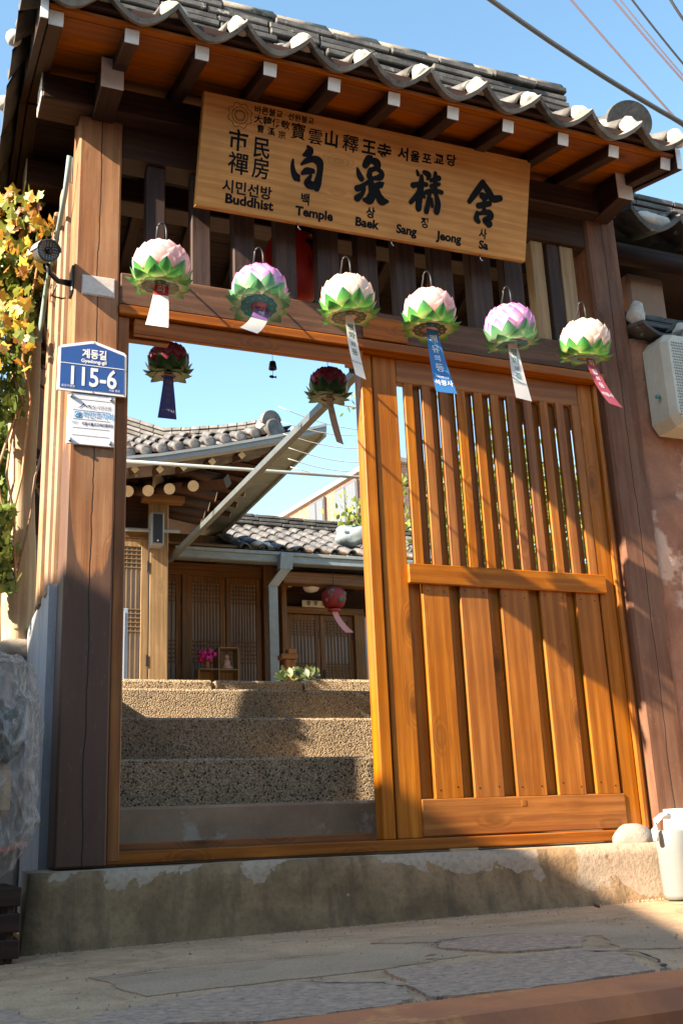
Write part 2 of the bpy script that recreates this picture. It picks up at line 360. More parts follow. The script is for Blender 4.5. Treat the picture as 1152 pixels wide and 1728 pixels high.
def rough_poly(pts, amp, n=7):
    out = []
    for i, p in enumerate(pts):
        q = pts[(i+1) % len(pts)]; L = math.dist(p, q); nx, ny = -(q[1]-p[1])/L, (q[0]-p[0])/L
        for k in range(n):
            t = k/n; a = R.uniform(-amp, amp) if k else R.uniform(-amp, amp)*.5
            out.append((p[0]+(q[0]-p[0])*t+nx*a, p[1]+(q[1]-p[1])*t+ny*a))
    return out
def slab(pts, h, mt, name):
    p = rough_poly(pts, .012)
    V, F = prism([(x, y, gz(x)-.01) for x, y in p], (0, 0, .01+h)); return mobj(name, V, F, mt, land)
slab([(.773, -.948), (1.002, -.955), (1.154, -1.172), (.974, -1.386), (.78, -1.341), (.699, -1.103)][::-1], .006, M['granite'], 'paving_stone')
slab([(.381, -1.44), (.645, -1.475), (.933, -1.446), (.95, -1.62), (.814, -1.906), (.471, -1.945), (.264, -1.916)][::-1], .007, M['granite'], 'paving_stone')
slab([(.231, -1.523), (.30, -1.66), (.234, -1.881), (.161, -1.955), (-.1, -1.955), (-.42, -1.75), (-.30, -1.60), (.0, -1.48)][::-1], .007, M['granite'], 'paving_stone')
slab([(-.9, -1.5), (-.5, -1.42), (-.42, -1.8), (-.6, -1.95), (-1.1, -1.95)][::-1], .006, M['granite'], 'paving_stone')
slab([(.62, -.80), (1.0, -.72), (1.35, -.80), (1.42, -1.20), (1.15, -1.62), (1.02, -1.50), (1.19, -1.18), (1.02, -.93), (.76, -.93)][::-1], .003, M['smooth_patch'], 'cement_patch')
slab([(-.25, -.95), (.45, -1.02), (.62, -.84), (.70, -1.05), (.68, -1.30), (.36, -1.40), (-.2, -1.42)][::-1], .003, M['smooth_patch'], 'cement_patch')
def crack(pts, w):
    V, F = [], []; P = []
    for i in range(len(pts)-1):
        for k in range(6): t = k/6; P.append((pts[i][0]+(pts[i+1][0]-pts[i][0])*t+R.uniform(-.008, .008), pts[i][1]+(pts[i+1][1]-pts[i][1])*t+R.uniform(-.01, .01)))
    P.append(pts[-1])
    for i, (x, y) in enumerate(P):
        a = w*R.uniform(.3, 1.2)*(1 if 0 < i < len(P)-1 else .1); V += [(x, y-a, gz(x)+.0085), (x, y+a, gz(x)+.0085)]
    mobj('crack', V, [(2*i, 2*i+2, 2*i+3, 2*i+1) for i in range(len(P)-1)], M['crack'], land)
crack([(.69, -1.08), (.78, -.955), (1.0, -.945), (1.17, -1.16)], .006)
crack([(.90, -1.50), (.99, -1.62), (.93, -1.78), (.84, -1.93)], .014)
crack([(.13, -1.50), (.27, -1.66), (.30, -1.78)], .010)
crack([(.18, -.62), (.5, -.55), (.75, -.60)], .004)
crack([(-.45, -1.05), (.0, -.98), (.45, -1.02)], .004)
crack([(1.45, -.85), (1.60, -.80), (1.72, -.86)], .004)

# grit gathered along the kerb, cracks and the foot of the plinth, and a few dry leaves
V, F = [], []
for k in range(900):
    t = R.random()
    if t < .45: x, y = R.uniform(-.3, 2.3), -.18-abs(R.gauss(0, .05))
    elif t < .8: x, y = R.uniform(-.6, 1.6), R.uniform(-1.9, -.2)
    else: x, y = R.uniform(-.2, 1.2), -1.93+R.gauss(0, .02)
    s_ = R.uniform(.0015, .0055); k0 = len(V); zz = gz(x)+.003
    a0 = R.uniform(0, 6)
    for j in range(5): V.append((x+s_*R.uniform(.7, 1.3)*math.cos(a0+j*1.257), y+s_*R.uniform(.7, 1.3)*math.sin(a0+j*1.257), zz-.002))
    V.append((x, y, zz+s_*R.uniform(.6, 1.1))); F += [(k0+j, k0+(j+1) % 5, k0+5) for j in range(5)]
tag(mobj('gravel', V, F, M['granite'], None), kind='stuff')
dry = flat('dry_leaf', (.30, .09, .04), .6); V0 = [(0, 0, 0), (.012, .012, .006), (.009, .03, .008), (0, .042, .012), (-.009, .03, .007), (-.012, .012, .004)]
dl = mesh('dry_leaf', V0, [(0, 1, 2, 3, 4, 5)], dry)
for i, (x, y, rz, lb_) in enumerate(((.02, -.62, 1.0, 'small dry red-brown leaf lying on the pavement left of the cracked slabs'), (1.72, -.42, 2.2, 'small dry leaf on the sunlit pavement near the tub'), (.55, -1.3, 4.0, 'small dry leaf lying between the granite slabs'))):
    tag(link('dry_leaf', dl, None, (x, y, gz(x)+.008), (R.uniform(-.3, .3), .2, rz)), lb_, 'leaf', 'dry leaves on the pavement')

# plinth the gate stands on
pl = empty('gate_plinth', (1.0, -.1, -.3), 'low weathered concrete plinth with pale patched stains under the gate', 'plinth')
def plinth_mesh():
    bm = bmesh.new(); nx, nz = 46, 6
    V = {}
    for i in range(nx+1):
        x = -.315 + (2.30+.315)*i/nx
        for k in range(nz+1):
            t = k/nz; z = (gz(x)-.02)*(1-t) + (-.052+.004*math.sin(3*x))*t
            y = -.135 - .035*(1-t)**2 + .012*math.sin(2.1*x+.4) + R.uniform(-.001, .001) + (.010 if k == nz else 0)
            V[i, k] = bm.verts.new((x - (.03*(1-t) if i == 0 else 0), y, z))
        V[i, nz+1] = bm.verts.new((x, .16, -.046))
        V[i, nz+2] = bm.verts.new((x, .16, -.36))
    for i in range(nx):
        for k in range(nz+2): bm.faces.new((V[i, k], V[i+1, k], V[i+1, k+1], V[i, k+1]))
    bm.faces.new([V[0, k] for k in range(nz+3)]); bm.faces.new([V[nx, k] for k in range(nz+2, -1, -1)])
    me = bpy.data.meshes.new('plinth_body'); bm.to_mesh(me); bm.free(); me.materials.append(M['concrete_plinth']); me.polygons.foreach_set('use_smooth', [True]*len(me.polygons)); return me
def plinth_mat():
    mt, n, b = nodes('plinth_concrete'); v = coords(n)[2]; z = nd(n, 'SeparateXYZ', {0: v})
    f1 = noise(n, v, 3.0, 8, .62, .5); f2 = noise(n, v, 55, 4, .65); f3 = noise(n, nd(n, 'Mapping', {'Vector': v, 'Scale': (2.6, 2.6, 3.4)}).outputs[0], 1.0, 6, .55, .6)
    col = ramp(n, f1, [(.30, (.13, .078, .04)), (.45, (.23, .145, .078)), (.60, (.33, .212, .116)), (.75, (.40, .27, .16))])
    drip = noise(n, nd(n, 'Mapping', {'Vector': v, 'Scale': (14, 14, 1.6)}).outputs[0], 1.0, 6, .6)
    col = mixc(n, ramp(n, drip, [(.50, 0.0), (.66, .55)]), col, (.075, .055, .035))
    pale = math_(n, 'GREATER_THAN', math_(n, 'ADD', f3, math_(n, 'MULTIPLY_ADD', z.outputs[2], .55, .10)), .605)
    col = mixc(n, math_(n, 'MULTIPLY', pale, .85), col, mixc(n, f1, (.36, .27, .19), (.46, .36, .27)))
    n.links.new(mixc(n, math_(n, 'MULTIPLY', ramp(n, f2, [(.45, 0.0), (.7, 1.0)]), .35), col, (.07, .05, .035)), b.inputs['Base Color'])
    b.inputs['Roughness'].default_value = .92; b.inputs['Specular IOR Level'].default_value = .2
    bump(n, b, math_(n, 'ADD', math_(n, 'MULTIPLY', f2, .7), math_(n, 'ADD', f1, math_(n, 'MULTIPLY', pale, .25))), .6, .008); return mt
M['concrete_plinth'] = plinth_mat()
link('plinth_body', plinth_mesh(), pl, (0, 0, 0))
span('step_board', (-.04, 1.03), (.16, .45), (-.2, -.03), M['concrete'], pl)

# ================================================================== GATE
gate = empty('temple_gate', (1.16, 0, -.05), 'roofed timber gate with dark posts, tiled eaves and white rafter ends', 'gate')
WP = span('post', (-.225, -.042), (0, .18), (-.045, 3.16), M['post_left'], gate, .008)
WP['label'] = 'left post, bleached above and dark with dirt below'
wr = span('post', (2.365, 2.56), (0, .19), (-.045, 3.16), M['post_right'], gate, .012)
span('post_base', (2.34, 2.60), (-.03, .22), (-.30, -.047), M['concrete'], gate, .01)
# beams of the front plane
span('lintel', (-.041, 2.364), (.0, .15), (2.178, 2.332), M['lintel'], gate, .008)
span('lintel_ledge', (-.040, 2.363), (-.012, .13), (2.134, 2.176), M['orange_x'], gate, .004)
span('frame_head', (.026, 1.062), (.012, .042), (2.060, 2.132), M['orange_x'], gate, .004)
span('frame_head', (.007, .192), (.085, .13), (2.070, 2.132), M['orange_x'], gate, .003)
span('frame_head', (1.00, 1.060), (.043, .085), (2.066, 2.132), M['orange_x'], gate, .003)
o = span('patch_board', (1.06, 1.285), (-.0125, .0), (2.185, 2.298), M['orange_x'], gate, .012)
o['label'] = 'orange board let into the lintel'
span('frame_post', (-.041, .006), (.015, .10), (-.03, 2.133), M['orange_z'], gate, .004)
span('sill', (-.041, 2.30), (.018, .10), (-.040, .004), M['orange_x'], gate, .004)
span('sill', (.006, 1.06), (.135, .17), (-.02, .034), M['orange_x'], gate, .004)
span('frame_post', (2.345, 2.364), (.05, .13), (.004, 2.13), M['orange_z'], gate, .003)
o = span('shim', (1.335, 1.46), (.0, .03), (-.053, -.0405), M['shim'], gate, .002)
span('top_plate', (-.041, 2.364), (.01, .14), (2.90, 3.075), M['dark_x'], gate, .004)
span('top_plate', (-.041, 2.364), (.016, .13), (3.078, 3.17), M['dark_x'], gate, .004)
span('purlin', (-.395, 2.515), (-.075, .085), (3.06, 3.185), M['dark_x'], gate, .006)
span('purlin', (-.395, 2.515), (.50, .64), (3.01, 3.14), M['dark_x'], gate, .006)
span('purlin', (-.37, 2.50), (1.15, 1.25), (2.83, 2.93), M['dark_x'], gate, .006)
for y, z0, z1 in ((.005, 3.062, 3.183), (.57, 3.012, 3.138)):
    span('purlin_cap', (-.400, -.3955), (y-.075, y+.075), (z0, z1), M['white'], gate, .002)
span('cross_beam', (-.23, -.04), (.19, 1.2), (2.84, 2.98), M['dark_y'], gate, .004)
span('cross_beam', (2.37, 2.56), (.20, 1.2), (2.84, 2.98), M['dark_y'], gate, .004)
# frieze bars between lintel and top plate
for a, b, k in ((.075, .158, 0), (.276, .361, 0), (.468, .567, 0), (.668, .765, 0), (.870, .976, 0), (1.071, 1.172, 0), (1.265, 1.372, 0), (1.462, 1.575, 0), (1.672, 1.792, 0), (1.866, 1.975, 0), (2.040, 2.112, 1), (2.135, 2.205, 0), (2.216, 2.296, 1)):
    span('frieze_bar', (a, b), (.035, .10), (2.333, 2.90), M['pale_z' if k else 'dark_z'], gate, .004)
# beam ends that carry the eave purlin
for x, z in ((-.132, 0), (2.455, .012)):
    o = span('bracket_beam', (x-.047, x+.047), (-.235, -.002), (3.045+z, 3.19+z), M['dark_y'], gate, .004)
    span('end_cap', (x-.047, x+.047), (-.2392, -.2352), (3.045+z, 3.19+z), M['white'], o, .002)
    o = span('bracket_beam', (x-.03, x+.03), (-.235, -.076), (3.20+z, 3.242+z), M['dark_y'], gate, .003)
    span('end_cap', (x-.03, x+.03), (-.2385, -.2352), (3.20+z, 3.242+z), M['white'], o, .001)

RX = [-.398, -.105, .18, .47, .757, 1.038, 1.327, 1.61, 1.905, 2.188, 2.49]
SF, SB = .28, .36
def slope_box(name, x, ya, za, yb, zb, w, h, mt, parent, bev=.003):
    d = Vector((0, yb-ya, zb-za)); L = d.length; a = math.atan2(zb-za, yb-ya)
    up = Vector((0, -math.sin(a), math.cos(a)))
    return box(name, Vector((x, (ya+yb)/2, (za+zb)/2)) + up*h/2, (w, L, h), mt, parent, bev, (a, 0, 0))
ZR = 3.063
for x in RX:
    o = slope_box('rafter', x, -.5, ZR, .275, ZR+.775*SF, .056, .058, M['dark_y'], gate)
    c = slope_box('rafter_cap', x, -.5035, ZR-.001, -.4995, ZR+.0, .0565, .0585, M['white'], gate, .001)
    slope_box('rafter', x, .285, ZR+.775*SF, 1.42, ZR+.775*SF-1.135*SB, .056, .058, M['dark_y'], gate)
# soffit boards, laid along the eave
X0, X1 = -.43, 2.525
y = -.535; k = 0
while y < .27:
    w = .05 if k == 0 else R.uniform(.13, .17); y2 = min(y+w, .275)
    dz = R.uniform(0, .004)
    slope_box('soffit_board', (X0+X1)/2, y+.002, ZR+.0595+dz+(y+.502)*SF, y2-.002, ZR+.0595+dz+(y2+.498)*SF, X1-X0, .016, M['soffit'], gate, .002); y = y2; k += 1
zt = ZR+.775*SF+.0595; y = .285
while y < 1.42:
    y2 = min(y+R.uniform(.14, .18), 1.43)
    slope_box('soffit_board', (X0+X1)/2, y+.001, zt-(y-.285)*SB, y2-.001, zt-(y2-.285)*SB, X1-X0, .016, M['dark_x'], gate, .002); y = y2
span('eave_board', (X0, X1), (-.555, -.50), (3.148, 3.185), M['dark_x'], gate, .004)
# barge boards at the two gable ends
for s, xa, xb in ((-1, -.460, -.432), (1, 2.527, 2.555)):
    pts = [(-.545, 3.045), (-.545, 3.16), (-.2, 3.34), (.28, 3.62), (.8, 3.40), (1.46, 3.06), (1.46, 2.86), (.8, 3.10), (.28, 3.265), (-.1, 3.17)]
    V, F = prism([(xa, a, b) for a, b in pts][::s], (xb-xa, 0, 0)); 
    o = mobj('barge_board', V, F, M['dark_y'], gate)
    span('barge_cap', (xa-.001, xb+.001), (-.5495, -.5455), (3.046, 3.158), M['white'], o, .001)

# ---- roof
roof = empty('roof', (1.05, .28, 3.6), parent=gate)
SL = .60; YL = -.58; ZL = 3.100
def zroof(y): return ZL + SL*(y-YL) if y < .28 else ZL + SL*(.28-YL) - .55*(y-.28)
V, F = prism([(X0-.02, -.52, 3.19), (X0-.02, .28, 3.635), (X0-.02, 1.45, 3.01), (X0-.02, 1.45, 2.95), (X0-.02, .28, 3.40), (X0-.02, -.52, 3.165)], (X1-X0+.04, 0, 0))
mobj('clay_bed', V, F, M['tile_dark'], roof)
def trough_mesh(w, L, mt, sag=.075, n=10, th=.016, name='pan_tile'):   # concave tile: hangs between two crests, local +y runs up the slope
    V, F = [], []
    for j, yy in enumerate((0, L)):
        for i in range(n+1):
            u = -1 + 2*i/n; z = sag*(abs(u)**1.8); zz = z - (.012 if j == 0 else 0)*0
            V += [(u*w/2, yy, zz+th), (u*w/2, yy, zz)]
    k = (n+1)*2
    for i in range(n):
        a = i*2
        F += [(a, a+2, k+a+2, k+a), (a+1, k+a+1, k+a+3, a+3), (a, a+1, a+3, a+2), (k+a, k+a+2, k+a+3, k+a+1)]
    F += [(0, k, k+1, 1), (n*2, n*2+1, k+n*2+1, k+n*2)]
    return mesh(name, V, F, mt, False)
def cover_mesh(r, L, mt, n=9, taper=.88, name='cover_tile'):
    V, F = [], []
    for j, (yy, q) in enumerate(((0, 1), (L, taper))):
        for i in range(n+1):
            t = math.pi*(i/n); V += [(-math.cos(t)*r*q, yy, math.sin(t)*r*q), (-math.cos(t)*(r-.014)*q, yy, math.sin(t)*(r-.014)*q)]
    k = (n+1)*2
    for i in range(n):
        a = i*2; F += [(a, k+a, k+a+2, a+2), (a+1, a+3, k+a+3, k+a+1), (a, a+2, a+3, a+1), (k+a, k+a+1, k+a+3, k+a+2)]
    F += [(0, 1, k+1, k), (n*2, k+n*2, k+n*2+1, n*2+1)]
    return mesh(name, V, F, mt, True)
PITCH_X = .2775
CREST = [.056 + PITCH_X*k for k in range(-1, 10)]
lipm = trough_mesh(PITCH_X*1.0, .27, M['tile_lip'], .088, 12, .022); panm = trough_mesh(PITCH_X*.98, .27, M['tile'], .08, 8)
covm = cover_mesh(.062, .275, M['tile']); 
ang = math.atan(SL)
cx_all = [CREST[0]-PITCH_X] + CREST
for i, cx in enumerate(cx_all):
    for k in range(4):
        yy = YL + k*.225; 
        x = cx + PITCH_X/2
        if x < 2.60:
            j = R.uniform(-.006, .006)
            link('pan_tile', lipm if k == 0 else panm, roof, (x, yy, zroof(yy)-(.0 if k == 0 else .006)+R.uniform(-.005, .005)), (ang-.05, R.uniform(-.02, .02), R.uniform(-.02, .02)))
        if i: link('cover_tile', covm, roof, (cx+R.uniform(-.008, .008), yy+.07, zroof(yy+.07)+.082+R.uniform(-.004, .006)), (ang-.04, 0, R.uniform(-.03, .03)))
# lime plugs closing the ends of the cover tiles
def blob(c, r, name, mt, parent, n=12, seed=0, squash=(1, 1, 1), amp=.12, rot=None):
    bm = bmesh.new(); bmesh.ops.create_icosphere(bm, subdivisions=3, radius=1); rr = random.Random(seed); ph = [rr.uniform(0, 6) for _ in range(6)]
    for v in bm.verts:
        p = v.co.copy(); d = 1 + amp*(math.sin(3*p.x+ph[0])*math.sin(2.5*p.y+ph[1]) + .6*math.sin(6*p.z+ph[2])*math.sin(5*p.x+ph[3]))
        v.co = Vector((p.x*r*squash[0]*d, p.y*r*squash[1]*d, p.z*r*squash[2]*d))
    me = bpy.data.meshes.new(name); bm.to_mesh(me); bm.free(); me.materials.append(mt)
    me.polygons.foreach_set('use_smooth', [True]*len(me.polygons))
    return link(name, me, parent, c, rot)
for i, cx in enumerate(CREST):
    blob((cx, YL+.040, zroof(YL+.040)+.103), .052, 'lime_plug', M['plaster'], roof, seed=i, squash=(1, .7, .9), amp=.16)
# gable-edge tiles hanging over the left barge board
for k in range(9):
    yy = -.50 + k*.215
    dr = max(.04, (zroof(yy) if yy < .28 else 3.60-.42*(yy-.28)) + .08 - (.17*(yy+.5)/.78 if yy < .28 else .17-.05*(yy-.28)) - 3.215 + .45*max(0, yy-.2))
    V, F = [], []
    for j, xx in enumerate((0, -.105)):
        for i in range(9):
            u = -1+2*i/8; z = -.06*(1-u*u) + j*-dr; V += [(xx, u*.118, z+.02), (xx, u*.118, z)]
    for i in range(8):
        a = i*2; F += [(a, 18+a, 18+a+2, a+2), (a+1, a+3, 18+a+3, 18+a+1), (a, a+2, a+3, a+1), (18+a, 18+a+1, 18+a+3, 18+a+2)]
    zz = (zroof(yy) if yy < .28 else 3.60-.42*(yy-.28)) + .06 - (.17*(yy+.5)/.78 if yy < .28 else .17-.05*(yy-.28))
    link('edge_tile', mesh('edge_tile', V, F, M['tile_dark']), roof, (-.425, yy, zz+.02), (.3 if yy < .28 else -.36, 0, 0))
    if k in (1, 3, 5, 7): blob((-.528, yy+.11, zz+.04-dr), .034, 'lime_plug', M['plaster'], roof, seed=k+40, amp=.1)
# ridge: six courses of flat tiles and a rounded cap
z = 3.62
for c in range(8):
    x = -.40 + R.uniform(-.1, .05); h = .050 if c else .07
    dpt = .16 - .010*c
    while x < 2.44:
        L = R.uniform(.24, .34); xe = min(x+L, 2.50)
        sag = .035*((x-1.05)/1.5)**2
        box('ridge_tile', ((x+xe)/2, .28+R.uniform(-.018, .008), z+h/2+sag+R.uniform(-.005, .005)), (xe-x-.006, dpt*2+R.uniform(-.012, .012), h*.72), M['tile_dark'], roof, .006, (R.uniform(-.02, .02), R.uniform(-.02, .02), R.uniform(-.012, .012))); x = xe
    z += h
x = -.42
capm = cover_mesh(.085, .30, M['tile_lip'], 9, .92, 'ridge_cap')
while x < 2.46:
    sag = .035*((x-1.05)/1.5)**2
    link('ridge_cap', capm, roof, (x+.3, .28, z-.012+sag), (0, 0, math.pi/2)); x += .29
# descending ridge at the right gable: plaster, cover tile and the big round end tile
V, F = rings([(2.435, .22, 3.80), (2.44, -.02, 3.60), (2.445, -.24, 3.455)], [.085, .08, .075], 10); mobj('gable_ridge', V, F, M['tile'], roof, True)
blob((2.375, -.22, 3.435), .085, 'lime_plug', M['plaster'], roof, seed=77, squash=(1.2, 1.0, .72), amp=.15)
blob((2.49, -.275, 3.40), .085, 'lime_plug', M['plaster'], roof, seed=78, squash=(1.15, .55, .8), amp=.12)
def end_disc(c, r, tilt, yaw, mt, parent, name='end_tile'):
    V, F = [], []; n = 20
    for yy in (0, .03):
        for k in range(n):
            t = -.35 + (math.pi+.7)*k/(n-1); V.append((r*1.12*math.cos(t), yy, r*.95*math.sin(t)))
    for k in range(n-1): F.append((k, n+k, n+k+1, k+1))
    F += [tuple(range(n)), tuple(range(2*n-1, n-1, -1)), (0, n-1, 2*n-1, n)]
    return link(name, mesh(name, V, F, mt), parent, c, (tilt, 0, yaw))
end_disc((2.47, -.325, 3.455), .115, .42, -.12, M['tile_dark'], roof)

# ---- sliding door (a part of the gate)
door = empty('door', (1.7, .08, .004), parent=gate)
span('door_jamb', (1.062, 1.116), (.045, .12), (.004, 2.133), M['door_z'], door, .004)
span('stile', (1.125, 1.243), (.052, .10), (.004, 2.133), M['door_z'], door, .004)
span('stile', (2.236, 2.318), (.052, .10), (.004, 2.133), M['door_z'], door, .004)
span('door_jamb', (2.321, 2.343), (.035, .12), (.004, 2.133), M['door_z'], door, .003)
span('top_rail', (1.244, 2.235), (.054, .098), (2.012, 2.133), M['door_x'], door, .004)
span('middle_rail', (1.236, 2.262), (.030, .0505), (1.062, 1.150), M['door_x'], door, .004)
span('bottom_rail', (1.240, 2.240), (.046, .098), (.010, .158), M['door_x'], door, .004)
span('bolt', (1.708, 1.732), (.0445, .0465), (.118, .142), M['door_z'], door, .001)
for i in range(11):
    x = 1.303 + i*.0910
    span('slat', (x-.024, x+.020), (.050, .072), (1.10, 2.014), M['door_z'], door, .002)
    span('slat', (x+.002, x+.071), (.082, .100), (1.10, 2.014), M['door_back'], door, .002)
BX = [(1.305, 1.436), (1.490, 1.632), (1.696, 1.843), (1.902, 2.043), (2.097, 2.222)]
for a, b in BX: span('board', (a, b), (.048, .070), (.156, 1.075), M['door_z'], door, .003)
for a, b in BX:
    for z in (1.035, .20):
        for x in (a+.025, b-.025): lathe('nail', [(.0035, 0), (.0022, .0012)], (x, .048, z+R.uniform(-.012, .012)), M['ink'], door, 6, (0, -1, 0))
span('back_board', (1.244, 2.235), (.074, .096), (.16, 1.10), M['door_back'], door, .002)

# ================================================================== SIGNBOARD
SO = Vector((.258, -.1, 2.650)); SU = Vector((1.646, 0, .020)).normalized(); SV = Vector((0, -.15, .475)); SV = (SV-SU*SV.dot(SU)).normalized(); SN = SU.cross(SV)
def sg(u, v, h=0): return SO + SU*u + SV*v + SN*h
sign = empty('signboard', sg(.82, .25), 'long brown wooden signboard with carved black Hanja, Hangul and English lettering', 'sign')
th = .035
V = []
for h in (-th, -.003):
    V += [sg(0, 0, h), sg(1.648, .003, h), sg(1.644, .498, h), sg(.006, .498, h)]
V += [sg(.003, .003, 0), sg(1.645, .006, 0), sg(1.641, .495, 0), sg(.009, .495, 0)]
F = [(3, 2, 1, 0), (8, 9, 10, 11)] + [(i, (i+1) % 4, 4+(i+1) % 4, 4+i) for i in range(4)] + [(4+i, 4+(i+1) % 4, 8+(i+1) % 4, 8+i) for i in range(4)]
mobj('board', V, F, M['sign'], sign)
STROKES = [[[0.4759,0.307,0.0068],[0.4948,0.3185,0.0156],[0.502,0.3351,0.0156],[0.4928,0.3473,0.0068]],[[0.4266,0.277,0.0043],[0.426,0.2492,0.0082],[0.4345,0.2185,0.012],[0.4504,0.1992,0.0164],[0.4567,0.1925,0.0087]],[[0.4676,0.2638,0.0053],[0.4898,0.2832,0.0107],[0.5185,0.2965,0.0127],[0.5476,0.2902,0.0177],[0.5564,0.2639,0.0133],[0.554,0.2262,0.0128],[0.5483,0.1926,0.0157],[0.5459,0.1689,0.0127]],[[0.4732,0.2232,0.0068],[0.4938,0.2385,0.0136],[0.5221,0.2428,0.0107]],[[0.5147,0.2214,0.0059],[0.501,0.1911,0.0127],[0.5066,0.1805,0.0166],[0.5339,0.1784,0.0147],[0.5514,0.1769,0.0098]],[[0.7742,0.3157,0.0132],[0.7924,0.3499,0.0163],[0.802,0.3612,0.0061]],[[0.7929,0.3429,0.0092],[0.8267,0.3397,0.0164],[0.8369,0.3202,0.0113],[0.8012,0.297,0.0092]],[[0.8339,0.311,0.0103],[0.8584,0.2955,0.0103],[0.8519,0.2753,0.0134],[0.8216,0.2641,0.0082]],[[0.7372,0.2947,0.0045],[0.7465,0.2704,0.0111],[0.7591,0.2514,0.0122]],[[0.801,0.3003,0.0092],[0.7979,0.2703,0.0122],[0.8117,0.2576,0.0092],[0.7849,0.2347,0.0081],[0.7606,0.2153,0.0101]],[[0.7419,0.2035,0.0131],[0.7607,0.2124,0.0112],[0.7779,0.224,0.0071]],[[0.745,0.1591,0.0142],[0.7678,0.1843,0.0091],[0.7774,0.2097,0.0066]],[[0.7992,0.2515,0.0082],[0.812,0.2301,0.0153],[0.8167,0.1929,0.0153],[0.8053,0.1624,0.0184],[0.7799,0.158,0.0081]],[[0.8191,0.2256,0.0092],[0.8544,0.24,0.0134],[0.8678,0.2495,0.0052]],[[0.8321,0.2241,0.0123],[0.8491,0.189,0.0144],[0.8671,0.1683,0.0186],[0.8958,0.1694,0.0062]],[[1.0364,0.3386,0.0055],[1.0432,0.322,0.0083]],[[1.0748,0.3379,0.01],[1.0969,0.3292,0.0134],[1.0927,0.3081,0.0056]],[[1.0621,0.3178,0.0078],[1.0618,0.2822,0.0134],[1.0579,0.2408,0.0145],[1.0562,0.1999,0.0145],[1.0559,0.1643,0.0134]],[[1.0207,0.2673,0.0122],[1.0508,0.2777,0.01],[1.0871,0.2826,0.0101]],[[1.0529,0.2476,0.0078],[1.033,0.2111,0.01],[1.0134,0.1865,0.0088]],[[1.0712,0.2432,0.0078],[1.0812,0.222,0.0067]],[[1.1311,0.3446,0.0079],[1.1331,0.3153,0.0101],[1.137,0.2598,0.0079]],[[1.1099,0.305,0.0079],[1.1508,0.3236,0.0113]],[[1.1117,0.2798,0.0079],[1.1539,0.2955,0.0079]],[[1.0897,0.2464,0.0101],[1.1312,0.2608,0.0101],[1.1702,0.2595,0.0091]],[[1.1085,0.2446,0.0073],[1.1027,0.1977,0.0101],[1.096,0.1558,0.0112]],[[1.1377,0.2497,0.0079],[1.1533,0.2063,0.0124],[1.1494,0.1648,0.0135]],[[1.1198,0.221,0.0051],[1.1251,0.1862,0.0073]],[[1.3202,0.2427,0.0104],[1.3494,0.2866,0.014],[1.3866,0.3441,0.014]],[[1.3852,0.3475,0.0105],[1.4187,0.3092,0.0153],[1.4447,0.2782,0.0165],[1.486,0.2868,0.0131]],[[1.388,0.2819,0.0152],[1.4021,0.276,0.0152]],[[1.371,0.2311,0.0128],[1.4288,0.2509,0.0118]],[[1.3963,0.274,0.007],[1.4022,0.2072,0.01]],[[1.3662,0.1986,0.0076],[1.3635,0.1695,0.0128],[1.3751,0.1559,0.0105]],[[1.3652,0.188,0.007],[1.3996,0.2026,0.0094],[1.4319,0.207,0.0129],[1.4404,0.1875,0.013],[1.405,0.1681,0.0094],[1.4327,0.1538,0.0165]]]
NAMES = [(0, 5), (5, 15), (15, 28), (28, 35)]
def stroke(pts, h):
    P, W_ = [], []
    n = len(pts)
    for i in range(n-1):
        a = pts[max(i-1, 0)]; b = pts[i]; c = pts[i+1]; d = pts[min(i+2, n-1)]
        for k in range(5):
            t = k/5
            q = [.5*((2*b[j]) + (-a[j]+c[j])*t + (2*a[j]-5*b[j]+4*c[j]-d[j])*t*t + (-a[j]+3*b[j]-3*c[j]+d[j])*t**3) for j in range(3)]
            P.append((q[0], q[1])); W_.append(max(q[2]*1.2, .003))
    P.append(tuple(pts[-1][:2])); W_.append(pts[-1][2]*1.2)
    L, Rr = [], []
    for i in range(len(P)):
        a = P[max(i-1, 0)]; b = P[min(i+1, len(P)-1)]; dx, dy = b[0]-a[0], b[1]-a[1]; l = math.hypot(dx, dy) or 1; nx, ny = -dy/l, dx/l
        L.append((P[i][0]+nx*W_[i], P[i][1]+ny*W_[i])); Rr.append((P[i][0]-nx*W_[i], P[i][1]-ny*W_[i]))
    def cap(p, w, ang): return [(p[0]+w*math.cos(ang+k*math.pi/6), p[1]+w*math.sin(ang+k*math.pi/6)) for k in range(1, 6)]
    d0 = math.atan2(P[1][1]-P[0][1], P[1][0]-P[0][0]); d1 = math.atan2(P[-1][1]-P[-2][1], P[-1][0]-P[-2][0])
    VV = L + Rr; FF = []; m_ = len(P)
    for i in range(m_-1): FF.append((i, m_+i, m_+i+1, i+1))
    k0 = len(VV); VV += cap(P[0], W_[0], d0+math.pi/2); FF.append(tuple([0]+list(range(k0, k0+5))+[m_]))
    k1 = len(VV); VV += cap(P[-1], W_[-1], d1-math.pi/2); FF.append(tuple([2*m_-1]+list(range(k1, k1+5))+[m_-1]))
    return [sg(x, y, h) for x, y in VV], FF
for a, b in NAMES:
    V, F = merge([stroke(STROKES[i], .0012+.0003*(i-a)) for i in range(a, b)]); mobj('character', V, F, M['ink'], sign)
def sl(txt, u, v, size, bold=.0, fx=1.0, sp=1.0): lettering(txt, size, lambda x, y: sg(u+x, v+y, .0012), M['ink'], sign, bold=bold, fx=fx, space=sp)
